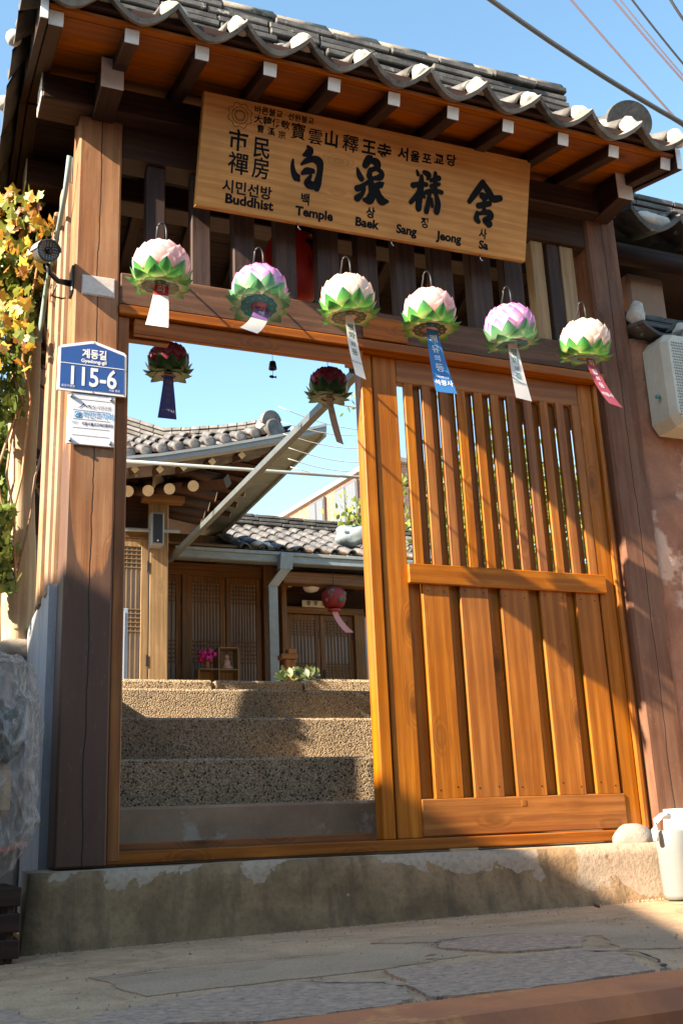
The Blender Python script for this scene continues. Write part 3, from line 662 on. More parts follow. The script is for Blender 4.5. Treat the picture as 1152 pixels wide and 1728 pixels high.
for txt, u, v, sz, bo, fx in [('바른불교', .300, .463, .036, .0006, 1.0), ('大韓佛敎', .318, .421, .040, .0006, 1.05), ('曹', .268, .381, .036, .0006, 1), ('溪', .318, .379, .036, .0006, 1), ('宗', .368, .374, .036, .0006, 1), ('선원불교', .452, .463, .034, .0006, 1.0),
    ('寶', .443, .401, .078, .0006, .95), ('雲', .525, .393, .076, .0006, .95), ('山', .602, .399, .076, .0025, .95), ('釋', .696, .394, .082, .0008, 1), ('王', .787, .397, .072, .0025, 1), ('寺', .865, .392, .074, .002, 1),
    ('서', .962, .399, .066, .002, 1), ('울', 1.022, .399, .056, .0018, 1), ('포', 1.083, .400, .056, .0018, 1), ('교', 1.147, .408, .058, .0018, 1), ('당', 1.210, .416, .058, .0018, 1),
    ('市', .171, .306, .098, .0022, .95), ('民', .279, .295, .098, .0018, .85), ('禪', .178, .206, .102, .0014, .95), ('房', .281, .204, .100, .0014, .85),
    ('시민선방', .225, .103, .062, .0016, 1.0), ('Buddhist', .237, .052, .058, .0022, 1.08), ('백', .496, .108, .056, .0016, .9), ('Temple', .543, .053, .056, .0022, 1.05), ('상', .816, .101, .054, .0016, .9), ('Baek', .799, .052, .056, .0022, 1.05),
    ('정', 1.093, .100, .052, .0016, .9), ('Sang', 1.001, .052, .056, .0022, 1.02), ('Jeong', 1.225, .054, .056, .0022, 1.02), ('사', 1.404, .098, .052, .0016, .9), ('Sa', 1.411, .046, .054, .0022, 1.05)]:
    sl(txt, u, v, sz, bo, fx)
# round emblem: two rings, centre mark and a ring of eight petals
def ring2(c, r, w, n=28):
    V = []; 
    for k in range(n):
        t = 2*math.pi*k/n
        for q in (r-w, r+w): V.append(sg(c[0]+q*math.cos(t), c[1]+q*math.sin(t), .0013))
    return V, [(2*k, 2*k+1, (2*k+3) % (2*n), (2*k+2) % (2*n)) for k in range(n)]
EC = (.171, .424); parts = [ring2(EC, .036, .0012), ring2(EC, .024, .0012), ring2(EC, .018, .0009)]
for k in range(8):
    t = math.pi/8 + k*math.pi/4; c = (EC[0]+.038*math.cos(t), EC[1]+.038*math.sin(t)); vv = []; ff = []
    for j in range(9):
        a = t - 1.35 + 2.7*j/8; q = .0165*(1+.18*math.exp(-((j-4)/1.2)**2))
        for rr in (q-.0011, q+.0011): vv.append(sg(c[0]+rr*math.cos(a), c[1]+rr*math.sin(a), .0017))
    parts.append((vv, [(2*j, 2*j+1, 2*j+3, 2*j+2) for j in range(8)]))
V, F = merge(parts); mobj('emblem', V, F, M['ink'], sign)
for u in (.47, .93, 1.40):
    tube('hanging_hook', [sg(u, .004, -.01), sg(u+.003, -.02, -.005), sg(u+.012, -.028, .0)], .003, M['chrome'], sign, 6)

# ================================================================== LOTUS LANTERNS
def petal_mesh(name, p0, dphi, dth, rad, lift, mt, ez=1.0):
    V, F, A = [], [], []; nv, nu = 5, 2
    for j in range(nv+1):
        v = j/nv; w = (math.sin(math.pi*(.26+.74*v))**.85) if v < 1 else .0
        for i in range(-nu, nu+1):
            u = i/nu; ph = p0 + dphi*v*(1-.06*u*u); th = u*dth*max(w, .0); r = rad*(1 + lift*v*v + .03*(1-u*u) )
            V.append((r*math.cos(ph)*math.sin(th), -r*math.cos(ph)*math.cos(th), r*math.sin(ph)*ez)); A.append(v)
    k = 2*nu+1
    for j in range(nv):
        for i in range(2*nu): F.append((j*k+i, j*k+i+1, (j+1)*k+i+1, (j+1)*k+i))
    return mesh(name, V, F, mt, True, A)
def sepal_mesh(name, r0_, z0, r1, z1, w, mt, droop=0.0):
    V, F, A = [], [], []; nv = 6
    for j in range(nv+1):
        v = j/nv; ww = w*(math.sin(math.pi*min(1, .22+.78*v))**.8)
        r = r0_ + (r1-r0_)*v; z = z0 + (z1-z0)*v + droop*math.sin(math.pi*v)
        for i in (-2, -1, 0, 1, 2):
            u = i/2; V.append((u*ww, -(r - .25*ww*u*u), z + .22*ww*u*u*0 - .10*ww*(1-abs(u)))); A.append(v)
    for j in range(nv):
        for i in range(4): F.append((j*5+i, j*5+i+1, (j+1)*5+i+1, (j+1)*5+i))
    return mesh(name, V, F, mt, True, A)
KINDS = {
 'pink':    ((.84, .40, .36), (.90, .58, .54), (.88, .50, .47)),
 'magenta': ((.84, .72, .80), (.76, .36, .62), (.52, .05, .36)),
 'peach':   ((.86, .68, .58), (.88, .72, .62), (.86, .54, .38)),
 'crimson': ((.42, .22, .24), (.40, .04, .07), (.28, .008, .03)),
}
LEAF = paper('lotus_leaf_paper', (.80, .70, .40), (.10, .36, .07), .15, (.015, .19, .09), .32)
LEAF2 = paper('lotus_leaf_paper_pale', (.74, .76, .60), (.15, .38, .18), .15, (.02, .22, .12), .4)
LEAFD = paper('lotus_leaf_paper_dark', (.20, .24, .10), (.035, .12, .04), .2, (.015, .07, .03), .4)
def tassel(parent, top, L, w0, w1, bend, mtl, lines, ink, foot=None, yaw=0.0, curl=0.0, foot_col=None):
    # bend(t) -> offset (x, y, z) along the strip; letters ride on the same surface
    def sp(u, l, h=0.0):
        t = l/L; b = bend(t); w = w0+(w1-w0)*t
        return Vector((top[0]+b[0]+u*w/2*math.cos(yaw+curl*t), top[1]+b[1]-h+u*w/2*math.sin(yaw+curl*t), top[2]+b[2]))
    V, F = [], []; n = 12
    for j in range(n+1):
        for i in range(5): V.append(sp(-1+i/2, L*j/n))
    for j in range(n):
        for i in range(4): F.append((j*5+i, (j+1)*5+i, (j+1)*5+i+1, j*5+i+1))
    o = mobj('tassel', V, F, mtl, parent, True)
    def put(txt, l, size, it, bold=.0005):
        def fn(x, y):
            ll = min(max(l-y, 0), L); t = ll/L; w = w0+(w1-w0)*t; return sp(2*x/w, ll, .0014)
        lettering(txt, size, fn, it, o, bold=bold)
    for txt, l, size in lines: put(txt, l, size, ink)
    if foot: put(foot[0], foot[1], foot[2], ink, .0002)
    return o
PAP = {k: paper('paper_'+k, c, c, .3, None, .5) for k, c in {'white': (.82, .80, .76), 'blue': (.03, .22, .55), 'rose': (.60, .10, .14), 'violet': (.30, .16, .42), 'navy': (.05, .06, .22), 'taupe': (.34, .24, .18), 'red': (.66, .06, .06)}.items()}
INK = {'white': flat('white_print', (.82, .82, .82), .6), 'green': flat('green_print', (.02, .16, .12), .6), 'teal': flat('teal_print', (.04, .26, .30), .6), 'grey': flat('grey_print', (.25, .25, .27), .6)}
RINGS = {'green': flat('ring_dark_green', (.02, .085, .075), .4), 'teal': flat('ring_turquoise', (.02, .28, .36), .35), 'sky': flat('ring_light_teal', (.12, .48, .52), .3)}
PM = {}
GOLD = flat('gold_print', (.45, .33, .04), .5)
def lantern(c, kind, leaf, ringc, label, tilt=(0, 0), R0=.106, hook='front', group='lotus lanterns', hole=(.70, .30, .26)):
    c = Vector(c)
    root = empty('lotus_lantern', c, label, 'lantern', group)
    if kind not in PM:
        base, mid, tip = KINDS[kind]; mt = paper('petal_'+kind, base, mid, .32, tip); core = paper('core_'+kind, mid, mid, .4)
        rows = [(-.50, .66, .36, .06), (-.16, .66, .38, .085), (.16, .62, .42, .085), (.46, .56, .50, .075), (.76, .50, .70, .06)]
        PM[kind] = ([petal_mesh('petal', p0, dp, dt, R0*(1.0-.006*i), lf, mt, .93) for i, (p0, dp, dt, lf) in enumerate(rows)], core)
    pm, core = PM[kind]
    E0 = (tilt[0], tilt[1], 0)
    rm = Euler(E0).to_matrix()
    lathe('lantern_body', [(.045, -.078), (.075, -.06), (.092, -.02), (.096, .01), (.088, .045), (.066, .074), (.03, .090), (.012, .093)], c, core, root, 16).rotation_euler = E0
    for i, me in enumerate(pm):
        n = (12, 12, 11, 9, 5)[i]
        for k in range(n):
            o = link('petal', me, root, c, (rm @ Euler((R.uniform(-.07, .07), R.uniform(-.07, .07), 2*math.pi*(k+.5*(i % 2))/n + R.uniform(-.10, .10))).to_matrix()).to_euler())
    key = leaf.name
    if key not in PM:
        PM[key] = (sepal_mesh('leaf', .078, -.070, .122, -.004, .036, leaf, -.014), sepal_mesh('leaf', .066, -.076, .134, -.056, .034, leaf, -.010), sepal_mesh('leaf', .062, -.080, .122, -.090, .032, leaf, .002))
    for i, me in enumerate(PM[key]):
        n = (10, 9, 7)[i]
        for k in range(n):
            link('leaf', me, root, c, (rm @ Euler((R.uniform(-.05, .05), R.uniform(-.05, .05), 2*math.pi*(k+.5*(i == 1)+.25*(i == 2))/n + R.uniform(-.06, .06))).to_matrix()).to_euler())
    # printed ring under the flower, scalloped edge, open in the middle
    V, F = [], []; n = 48
    for zz in (-.086, -.083):
        for k in range(n):
            t = 2*math.pi*k/n; ro = .070+.0035*math.cos(12*t)
            V += [(.036*math.cos(t), .036*math.sin(t), zz), (ro*math.cos(t), ro*math.sin(t), zz)]
    q = 2*n
    for k in range(n):
        a, b = 2*k, (2*k+2) % q; F += [(a, b, b+1, a+1), (q+a, q+a+1, q+b+1, q+b), (a+1, b+1, q+b+1, q+a+1), (a, q+a, q+b, b)]
    o = link('base_ring', mesh('base_ring', V, F, RINGS[ringc]), root, c, E0)
    lathe('base_hole', [(.034, -.0815), (.034, -.080)], c, flat('hole_'+kind+ringc, hole, .6), root, 18).rotation_euler = E0
    g = []
    for k in range(12):
        t = 2*math.pi*(k+.5)/12; x, y = .053*math.cos(t), .053*math.sin(t)
        g.append(([(x+.0055*math.cos(a), y+.0055*math.sin(a), -.0866) for a in [j*math.pi/3 for j in range(6)]], [(5, 4, 3, 2, 1, 0)]))
    V, F = merge(g); link('ring_print', mesh('ring_print', V, F, GOLD), root, c, E0)
    if hook == 'front':                            # black wire that leaves the lintel and arches over the flower
        bx_ = -.758+(c.x+.758)*4.0/3.6; pts = [(bx_-.01, -.002, .023+(c.z+.02-.023)*4.0/3.6), (c.x+.01, -.30, c.z+.03), (c.x-.015, -.36, c.z+.10)]
        for k in range(9):
            t = math.pi*(1-k/8); pts.append((c.x+.018*math.cos(t), c.y, c.z+.158+.035*math.sin(t)))
        pts.append((c.x+.019, c.y, c.z+.085)); tube('hook', pts, .0042, M['wire'], root, 6)
    else:
        tube('hanging_wire', [(c.x, c.y, c.z+.08), (c.x+.003, c.y+.01, hook)], .002, M['wire'], root, 5)
    return root
lb = lambda ax, ay, az: (lambda t: (ax[0]*t+ax[1]*t*t, ay[0]*t+ay[1]*t*t, az[0]*t+az[1]*t*t))
LC = [(.046, -.4, 2.148), (.440, -.4, 2.112), (.820, -.4, 2.140), (1.195, -.4, 2.138), (1.588, -.4, 2.130), (1.978, -.4, 2.118)]
L1 = lantern(LC[0], 'pink', LEAF, 'green', 'pink lotus lantern with short flared red tassel painted white where sun overexposes it, nearest the house number post', (.10, .03), hole=(.75, .42, .26))
tassel(L1, (.046, -.405, 2.070), .24, .050, .086, lb((-.020, -.012), (-.05, -.02), (-.215, .0)), PAP['white'], [], INK['white'])  # white colour stands for the overexposed lower part of the red tassel
tassel(L1, (.046, -.4065, 2.070), .06, .050, .060, lb((-.005, -.001), (-.0125, -.00125), (-.054, .0)), PAP['red'], [('화', .030, .040)], INK['white'])
L2 = lantern(LC[1], 'magenta', LEAF2, 'teal', 'white and magenta lotus lantern with turquoise ring and curled violet tassel painted white where sun overexposes it', (-.20, .12), hole=(.62, .22, .26))
tassel(L2, (.450, -.405, 2.045), .20, .060, .085, lb((-.030, -.055), (-.05, -.03), (-.175, .015)), PAP['white'], [], INK['white'], curl=.35)  # lower end painted white for sun glare; the paper itself is violet
tassel(L2, (.450, -.4065, 2.045), .09, .060, .071, lb((-.0135, -.0111), (-.0225, -.006), (-.079, .003)), PAP['violet'], [('지', .022, .032), ('혜', .054, .032)], INK['white'], curl=.165)
L3 = lantern(LC[2], 'peach', LEAF, 'green', 'cream lotus lantern with long white tassel lettered in dark green', (.06, -.05), hole=(.66, .40, .32))
tassel(L3, (.822, -.402, 2.072), .34, .036, .066, lb((.0, .012), (-.03, -.03), (-.31, 0)), PAP['white'], [('평', .075, .034), ('화', .118, .036), ('의', .165, .028), ('등', .208, .036)], INK['green'], ('자비신행석왕사', .262, .010), curl=.5)
L4 = lantern(LC[3], 'pink', LEAF, 'green', 'pink lotus lantern with broad bright blue tassel lettered in white', (.04, .04), hole=(.80, .36, .34))
t4 = tassel(L4, (1.198, -.402, 2.068), .34, .050, .098, lb((.015, .012), (-.02, -.02), (-.315, 0)), PAP['blue'], [('쾌', .065, .044), ('유', .118, .044), ('의', .165, .034), ('등', .215, .046), ('석왕사', .292, .031)], INK['white'], ('자비신행 도량', .262, .011))
L5 = lantern(LC[4], 'magenta', LEAF2, 'teal', 'magenta and white lotus lantern with straight white tassel lettered in teal', (.14, -.12), hole=(.34, .10, .20))
tassel(L5, (1.590, -.402, 2.058), .33, .044, .090, lb((-.008, .0), (-.04, -.02), (-.30, 0)), PAP['white'], [('평', .065, .040), ('화', .112, .040), ('의', .158, .030), ('등', .200, .038)], INK['teal'], ('자비신행석왕사', .238, .012), curl=.2)
L6 = lantern(LC[5], 'peach', LEAF, 'sky', 'peach lotus lantern with light teal ring and rose tassel curving to one side', (.26, .02), hole=(.50, .30, .08))
tassel(L6, (1.985, -.405, 2.045), .30, .042, .098, lb((.02, .045), (-.03, -.03), (-.28, .02)), PAP['rose'], [('화', .045, .036), ('합', .095, .034), ('의', .135, .026), ('등', .175, .034), ('석왕사', .232, .028)], INK['white'], curl=.3)
c7 = (.378, .9, 2.385); c8 = (1.252, .9, 2.365)
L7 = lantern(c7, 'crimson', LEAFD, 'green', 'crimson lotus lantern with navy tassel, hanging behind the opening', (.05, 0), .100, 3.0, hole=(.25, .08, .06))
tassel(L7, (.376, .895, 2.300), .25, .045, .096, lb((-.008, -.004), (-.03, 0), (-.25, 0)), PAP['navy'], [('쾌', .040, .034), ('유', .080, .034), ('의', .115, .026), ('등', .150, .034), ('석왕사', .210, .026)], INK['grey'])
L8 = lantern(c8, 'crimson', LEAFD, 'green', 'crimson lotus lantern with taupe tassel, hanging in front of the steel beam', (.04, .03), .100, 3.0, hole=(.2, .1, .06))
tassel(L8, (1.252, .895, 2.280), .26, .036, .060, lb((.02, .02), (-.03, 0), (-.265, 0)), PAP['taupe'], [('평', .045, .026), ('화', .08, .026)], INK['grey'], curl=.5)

# ---- wind chime in the opening
ch = empty('wind_chime', (.937, .9, 2.43), 'small dark bell wind chime with fish hanging from a thread', 'wind chime')
tube('thread', [(.937, .9, 2.95), (.937, .9, 2.452)], .0015, M['wire'], ch, 5)
lathe('bell', [(.006, .030), (.016, .026), (.020, .006), (.023, -.016), (.018, -.016), (.014, .0)], (.937, .9, 2.428), M['black'], ch, 14)
tube('thread', [(.937, .9, 2.43), (.937, .9, 2.375)], .0012, M['wire'], ch, 5)
fish = [(.915, 2.366), (.922, 2.374), (.934, 2.376), (.946, 2.370), (.957, 2.376), (.956, 2.360), (.946, 2.364), (.936, 2.358), (.922, 2.360)]
V, F = prism([(x, .898, z) for x, z in fish][::-1], (0, .003, 0)); mobj('fish', V, F, M['black'], ch)

# ---- red silk lantern behind the frieze
rl = empty('silk_lantern', (.845, .3, 2.67), 'round red silk lantern with lotus drawing behind the frieze bars', 'lantern')
silk = paper('red_silk', (.55, .05, .04), (.55, .05, .04), .35); silk_shaded = paper('shaded_red_silk', (.26, .025, .03), (.30, .03, .03), .2)  # second silk is a darker copy, with the eave's shade in its colour
lathe('lantern_body', [(.03, -.19), (.09, -.175), (.135, -.11), (.152, -.02), (.150, .05), (.125, .12), (.08, .17), (.03, .185)], (.845, .3, 2.67), silk, rl, 24)
tube('hanging_wire', [(.845, .3, 2.85), (.845, .3, 3.2)], .003, M['wire'], rl, 5)
def on_silk(x, z):
    dz = z-2.67; r = .154*math.sqrt(max(.05, 1-(dz/.21)**2)); dx = x-.845; return Vector((x, .3-math.sqrt(max(.0001, r*r-dx*dx))-.002, z))
parts = []
for (cx, cz, rr) in ((.888, 2.74, .030), (.905, 2.715, .024)):
    parts.append(([on_silk(cx+rr*math.cos(2*math.pi*k/12), cz+rr*.8*math.sin(2*math.pi*k/12)) for k in range(12)], [tuple(range(12))]))
for (x0, z0, x1, z1) in ((.888, 2.72, .885, 2.60), (.905, 2.70, .903, 2.60), (.87, 2.66, .875, 2.60)):
    parts.append(([on_silk(x0-.0025, z0), on_silk(x0+.0025, z0), on_silk(x1+.0025, z1), on_silk(x1-.0025, z1)], [(0, 3, 2, 1)]))
V, F = merge(parts); mobj('lotus_drawing', V, F, M['black'], rl)

# ================================================================== ON THE LEFT POST
ap = empty('address_plate', (-.14, -.02, 1.85), 'blue house number plate with white border reading Gyedong-gil 115-6', 'sign')
YP = -.018
M['plate_blue'] = flat('plate_blue', (.018, .085, .30), .35); M['plate_white'] = flat('plate_white', (.80, .81, .82), .35)
out = [(-.280, 1.757), (-.008, 1.757), (-.010, 1.940), (-.018, 1.950), (-.137, 1.985), (-.150, 1.985), (-.270, 1.952), (-.280, 1.942)]
V, F = prism([(x, YP, z) for x, z in out][::-1], (0, .012, 0)); mobj('plate', V, F, M['plate_white'], ap)
inn = [(-.270, 1.768), (-.017, 1.768), (-.019, 1.936), (-.140, 1.973), (-.148, 1.973), (-.270, 1.939)]
V, F = prism([(x, YP-.0015, z) for x, z in inn][::-1], (0, .0012, 0)); mobj('blue_field', V, F, M['plate_blue'], ap)
span('white_line', (-.2695, -.0175), (YP-.0025, YP-.0016), (1.8735, 1.8765), M['plate_white'], ap, 0)
PI = INK['white']
fp = lambda cx, cz: (lambda x, y: (cx+x, YP-.0026, cz+y))
lettering('계동길', .044, fp(-.138, 1.923), PI, ap, bold=.0012, fx=.82); lettering('Gyedong-gil', .021, fp(-.140, 1.893), PI, ap, bold=.0006)
lettering('115-6', .112, fp(-.145, 1.820), PI, ap, bold=.0022, fx=.76)
lettering('종로구청장', .0115, fp(-.238, 1.776), PI, ap); lettering('서울 종로', .0115, fp(-.055, 1.776), PI, ap)
for x, z in ((-.142, 1.979), (-.142, 1.7625), (-.018, 1.765)): lathe('screw', [(.003, 0), (.002, .002)], (x, YP, z), M['chrome'], ap, 8, (0, -1, 0))
npz = empty('notice_plate', (-.142, -.02, 1.64), 'clear acrylic notice plate with blue and black lettering held by four screws', 'sign')
acr = mat('notice_white', (.72, .74, .78), (.66, .68, .73), 5, .25, .02)
span('panel', (-.236, -.050), (-.014, -.006), (1.536, 1.752), acr, npz, .002)
for x in (-.221, -.065):
    for z in (1.551, 1.737): lathe('screw', [(.0085, 0), (.0085, .006), (.006, .009)], (x, -.014, z), M['chrome'], npz, 12, (0, -1, 0))
fn_ = lambda cx, cz: (lambda x, y: (cx+x, -.0152, cz+y))
BL = flat('blue_print', (.05, .33, .62), .5); NV = flat('navy_print', (.03, .04, .13), .5)
lettering('도심 시민선원', .019, fn_(-.110, 1.697), NV, npz, fx=.82); lettering('하얀코끼리', .031, fn_(-.116, 1.662), BL, npz, bold=.0005, fx=.86)
lettering('석왕사불교교육진흥재단', .0155, fn_(-.117, 1.624), NV, npz, bold=.0004, fx=.8); lettering('재단', .013, fn_(-.206, 1.626), BL, npz)
mt_ = [(-.196, 1.690), (-.186, 1.697), (-.174, 1.712), (-.163, 1.699), (-.155, 1.706), (-.148, 1.700), (-.152, 1.699), (-.158, 1.701), (-.163, 1.694), (-.173, 1.704), (-.186, 1.692)]
mobj('mountain_mark', [(x, -.0152, z) for x, z in mt_], [tuple(range(len(mt_)-1, -1, -1))], NV, npz)
sq = [boxvf((-.208, -.0156, 1.650), (-.184, -.0151, 1.674))]; V, F = merge(sq); mobj('square_mark', V, F, BL, npz)
tube('elephant_mark', [(-.205, -.0160, 1.658), (-.201, -.0160, 1.668), (-.196, -.0160, 1.664), (-.191, -.0160, 1.668), (-.187, -.0160, 1.660), (-.193, -.0160, 1.656), (-.200, -.0160, 1.656)], .0010, INK['white'], npz, 5)
for z in (1.728, 1.681, 1.643, 1.606, 1.575): span('ruled_line', (-.215, -.071), (-.0149, -.0142), (z-.0004, z+.0004), INK['grey'], npz, 0)
lp = empty('blank_label', (-.13, -.01, 2.25), 'small pale translucent label pinned high on the left post', 'label')
span('plate', (-.193, -.064), (-.008, -.002), (2.202, 2.287), mat('label_plastic', (.62, .56, .48), (.52, .46, .39), 40, .3, .1), lp, .002)
span('rim', (-.196, -.061), (-.0035, -.0012), (2.199, 2.290), flat('clear_rim', (.66, .62, .58), .2), lp, .001)
# surveillance camera
cc = empty('security_camera', (-.24, .04, 2.27), 'black bullet security camera on a short arm beside the left post', 'camera')
P0 = at(121, 466, .05)
span('wall_plate', (-.236, -.2255), (.01, .09), (2.215, 2.335), M['black'], cc, .004)
tube('arm', [(-.236, .05, 2.268), (-.285, .045, 2.268), (-.322, .02, 2.285), (-.335, .0, 2.315)], [.014, .012, .011, .010], M['black'], cc, 10)
CH = Vector((-.345, -.03, 2.352)); ax = Vector((.10, -1.0, -.42)).normalized()
lathe('camera_body', [(.030, -.085), (.040, -.08), (.044, .02), (.046, .045), (.042, .052), (.038, .046), (.012, .044)], CH, flat('camera_shell', (.045, .048, .052), .35), cc, 20, ax)
lathe('lens', [(.014, .040), (.013, .050), (.006, .052)], CH, flat('lens_glass', (.01, .01, .014), .1), cc, 14, ax)
g = []; q = ax.to_track_quat('Z', 'Y')
for rr, n in ((.020, 10), (.027, 14), (.034, 18)):
    for k in range(n):
        t = 2*math.pi*k/n; b = Vector((rr*math.cos(t), rr*math.sin(t), .0465)); g.append(([CH+q @ (b+Vector((.0026*math.cos(j*math.pi/3), .0026*math.sin(j*math.pi/3), 0))) for j in range(6)], [tuple(range(6))]))
V, F = merge(g); mobj('led_ring', V, F, flat('led_lens', (.36, .31, .22), .25), cc)
V, F = [], []
for j, l in enumerate((-.09, .062)):
    for k in range(9): t = math.pi*k/8; V.append(CH + q @ Vector((.049*math.cos(t), .0, l)) + Vector((0, 0, .052*math.sin(t)+.001)))
F = [(k, k+1, 10+k, 9+k) for k in range(8)]; mobj('sun_hood', V, F, flat('hood_grey', (.30, .36, .38), .4), cc, True)
tube('cable', [(-.29, .06, 2.255), (-.30, .10, 2.225), (-.26, .10, 2.22), (-.245, .12, 2.235)], .004, M['wire'], cc, 6)

# ================================================================== LEFT OF THE GATE
sw = empty('side_wall', (-.27, .8, -.3), 'grey cement-faced side wall with timber uprights running back from the left post', 'wall')
V, F = prism([(-.255, .185, -.30), (-.255, 2.3, -.30), (-.255, 2.3, .90), (-.255, .185, 1.02)], (.10, 0, 0)); mobj('cement_base', V, F, M['concrete_grey'], sw)
M['side_z'] = wood('side_timber', (.30, .155, .075), (.50, .31, .185), 'Z', .7, 1, .3, .6, (.48, .38, .29))
for y0, y1, xf in ((.186, .225, -.246), (.235, .31, -.262), (.322, .40, -.250), (.43, .53, -.268), (.54, .62, -.25)):
    span('upright', (xf, -.16), (y0, y1), (.985, 2.84), M['side_z'], sw, .006)
span('upright', (-.25, -.16), (1.25, 1.33), (.92, 2.84), M['dark_z'], sw, .004)
span('rail', (-.25, -.16), (.70, 1.25), (2.55, 2.66), M['dark_y'], sw, .004)
lg = empty('log_post', (-.30, 1.05, .9), 'round natural log post bleached by sun beside the timber uprights', 'post')
n = 16; V, F = [], []; rr = random.Random(3)
for j in range(15):
    z = .93 + j*.145; r_ = .068 + .006*math.sin(j*.9) + rr.uniform(-.002, .002)
    for k in range(n):
        t = 2*math.pi*k/n; q_ = r_*(1+.05*math.sin(3*t+.3*j)+rr.uniform(-.015, .015)); V.append((-.305+.012*math.sin(z*2)+q_*math.cos(t), .98+q_*math.sin(t), z))
for j in range(14):
    for k in range(n): F.append((j*n+k, j*n+(k+1) % n, (j+1)*n+(k+1) % n, (j+1)*n+k))
mobj('trunk', V, F, M['log'], lg, True)
blob((-.30, .97, .88), .095, 'footing_stone', M['concrete_stone'] if 'concrete_stone' in M else M.setdefault('concrete_stone', mat('footing_stone_grey', (.30, .265, .22), (.21, .185, .15), 9, .9, .8, .01)), lg, seed=5, squash=(1.1, 1.1, .7))
span('footing_wall', (-.44, -.258), (.80, 1.6), (-.3, .83), M['concrete_stone'], lg, .02)
gw = empty('ivy_wall', (-2.2, 1.1, -.3), 'low grey rendered boundary wall under the ivy left of the log post', 'wall'); span('wall_body', (-4.5, -.45), (1.02, 1.22), (-.7, .84), M['concrete_grey'], gw, .01); span('coping', (-4.5, -.45), (.99, 1.25), (.842, .90), M['concrete_stone'], gw, .01)
tube('conduit', [tuple(p) for p in (Vector((-.262, .02, 2.86)), Vector((-.265, .10, 2.72)), Vector((-.27, .28, 2.62)), Vector((-.28, .52, 2.50)), Vector((-.285, .64, 2.36)), Vector((-.285, .66, 2.28)))], .011, flat('teal_conduit', (.20, .30, .30), .5), None, 8)
tag(bpy.context.scene.objects['conduit'], 'teal grey conduit running slantwise past the security camera', 'pipe')

# ivy creeper: broad yellow leaves above, small green ones below
ivy = empty('ivy', (-.42, .8, 1.0), 'yellowing ivy creeper climbing beside the log post left of the gate', 'creeper')
def leaf_shape(s, lobes=True):
    o = [(0, 0), (.28, -.10), (.52, .10), (.38, .30), (.62, .55), (.30, .58), (.0, 1.0), (-.30, .58), (-.62, .55), (-.38, .30), (-.52, .10), (-.28, -.10)] if lobes else [(0, 0), (.25, .2), (.32, .5), (.18, .8), (0, 1), (-.18, .8), (-.32, .5), (-.25, .2)]
    V = [(x*s, y*s, -.22*s*abs(x)+.05*s*math.sin(3*y)) for x, y in o] + [(0, .45*s, .02*s)]
    n = len(o); return V, [(i, (i+1) % n, n) for i in range(n)]
def leafmat(name, a, b, tl=.35):
    mt, n, p = nodes(name); v, rnd, raw = coords(n); col = ramp(n, math_(n, 'ADD', math_(n, 'MULTIPLY', rnd, .7), math_(n, 'MULTIPLY', noise(n, v, 20, 3), .3)), [(.15, a), (.8, b)])
    n.links.new(col, p.inputs['Base Color']); p.inputs['Roughness'].default_value = .45
    tr = nd(n, 'BsdfTranslucent', {0: col}); mx = nd(n, 'MixShader', {0: tl, 1: p.outputs[0], 2: tr.outputs[0]}); n.links.new(mx.outputs[0], n.nodes['Material Output'].inputs[0]); return mt
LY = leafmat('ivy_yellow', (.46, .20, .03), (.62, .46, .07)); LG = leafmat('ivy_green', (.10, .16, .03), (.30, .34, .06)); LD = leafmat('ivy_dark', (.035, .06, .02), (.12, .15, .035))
LB = leafmat('ivy_russet', (.22, .08, .02), (.42, .20, .05)); big = [mesh('leaf', *leaf_shape(.064), LY), mesh('leaf', *leaf_shape(.050), LY), mesh('leaf', *leaf_shape(.055), LG), mesh('leaf', *leaf_shape(.05), LB)]
def lrot(): return (math.pi/2+R.uniform(-.9, .5), R.uniform(-.6, .6), R.uniform(-2.6, 1.2))
for k in range(290):
    t = R.random(); px = R.uniform(-30, 88)*(1 if t < .75 else .6); py = 345 + t*t*260 + R.uniform(-20, 30); yy = R.uniform(.25, .9)
    if px > 70 and py < 380: continue
    p = at(px, py, yy)
    link('leaf', big[0 if R.random() < .22 else R.choice((1, 2, 2, 3))], ivy, p, lrot())
parts = []; 
def small(n_, f, s0, s1):
    out_ = []
    for k in range(n_):
        p = f(); s = R.uniform(s0, s1); V, F = leaf_shape(s, R.random() < .5); rm = Euler(lrot()).to_matrix(); out_.append(([p + rm @ Vector(v) for v in V], F))
    return merge(out_)
def f1():
    t = R.random(); py = 430 + t*570; w = 66-46*min(1, t*1.5); return at(R.uniform(-60, w+R.gauss(0, 5)), py, R.uniform(.70, .88) if not .5 < t < .75 else R.uniform(1.2, 1.5))
def f2(): return at(R.uniform(-60, 80), R.uniform(350, 560), R.uniform(.8, 1.5))
V, F = small(3600, f1, .025, .055); o = mobj('foliage', V, F, LG, ivy); o['kind'] = 'stuff'
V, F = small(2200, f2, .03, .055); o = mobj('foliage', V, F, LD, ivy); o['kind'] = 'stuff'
for k in range(7):
    p0 = at(R.uniform(-30, 40), 1000, .8); pts = [p0]
    for j in range(9): pts.append(pts[-1] + Vector((R.uniform(-.05, .05), R.uniform(-.04, .04), .18)))
    tube('stem', pts, .006, M['side_z'], ivy, 5)

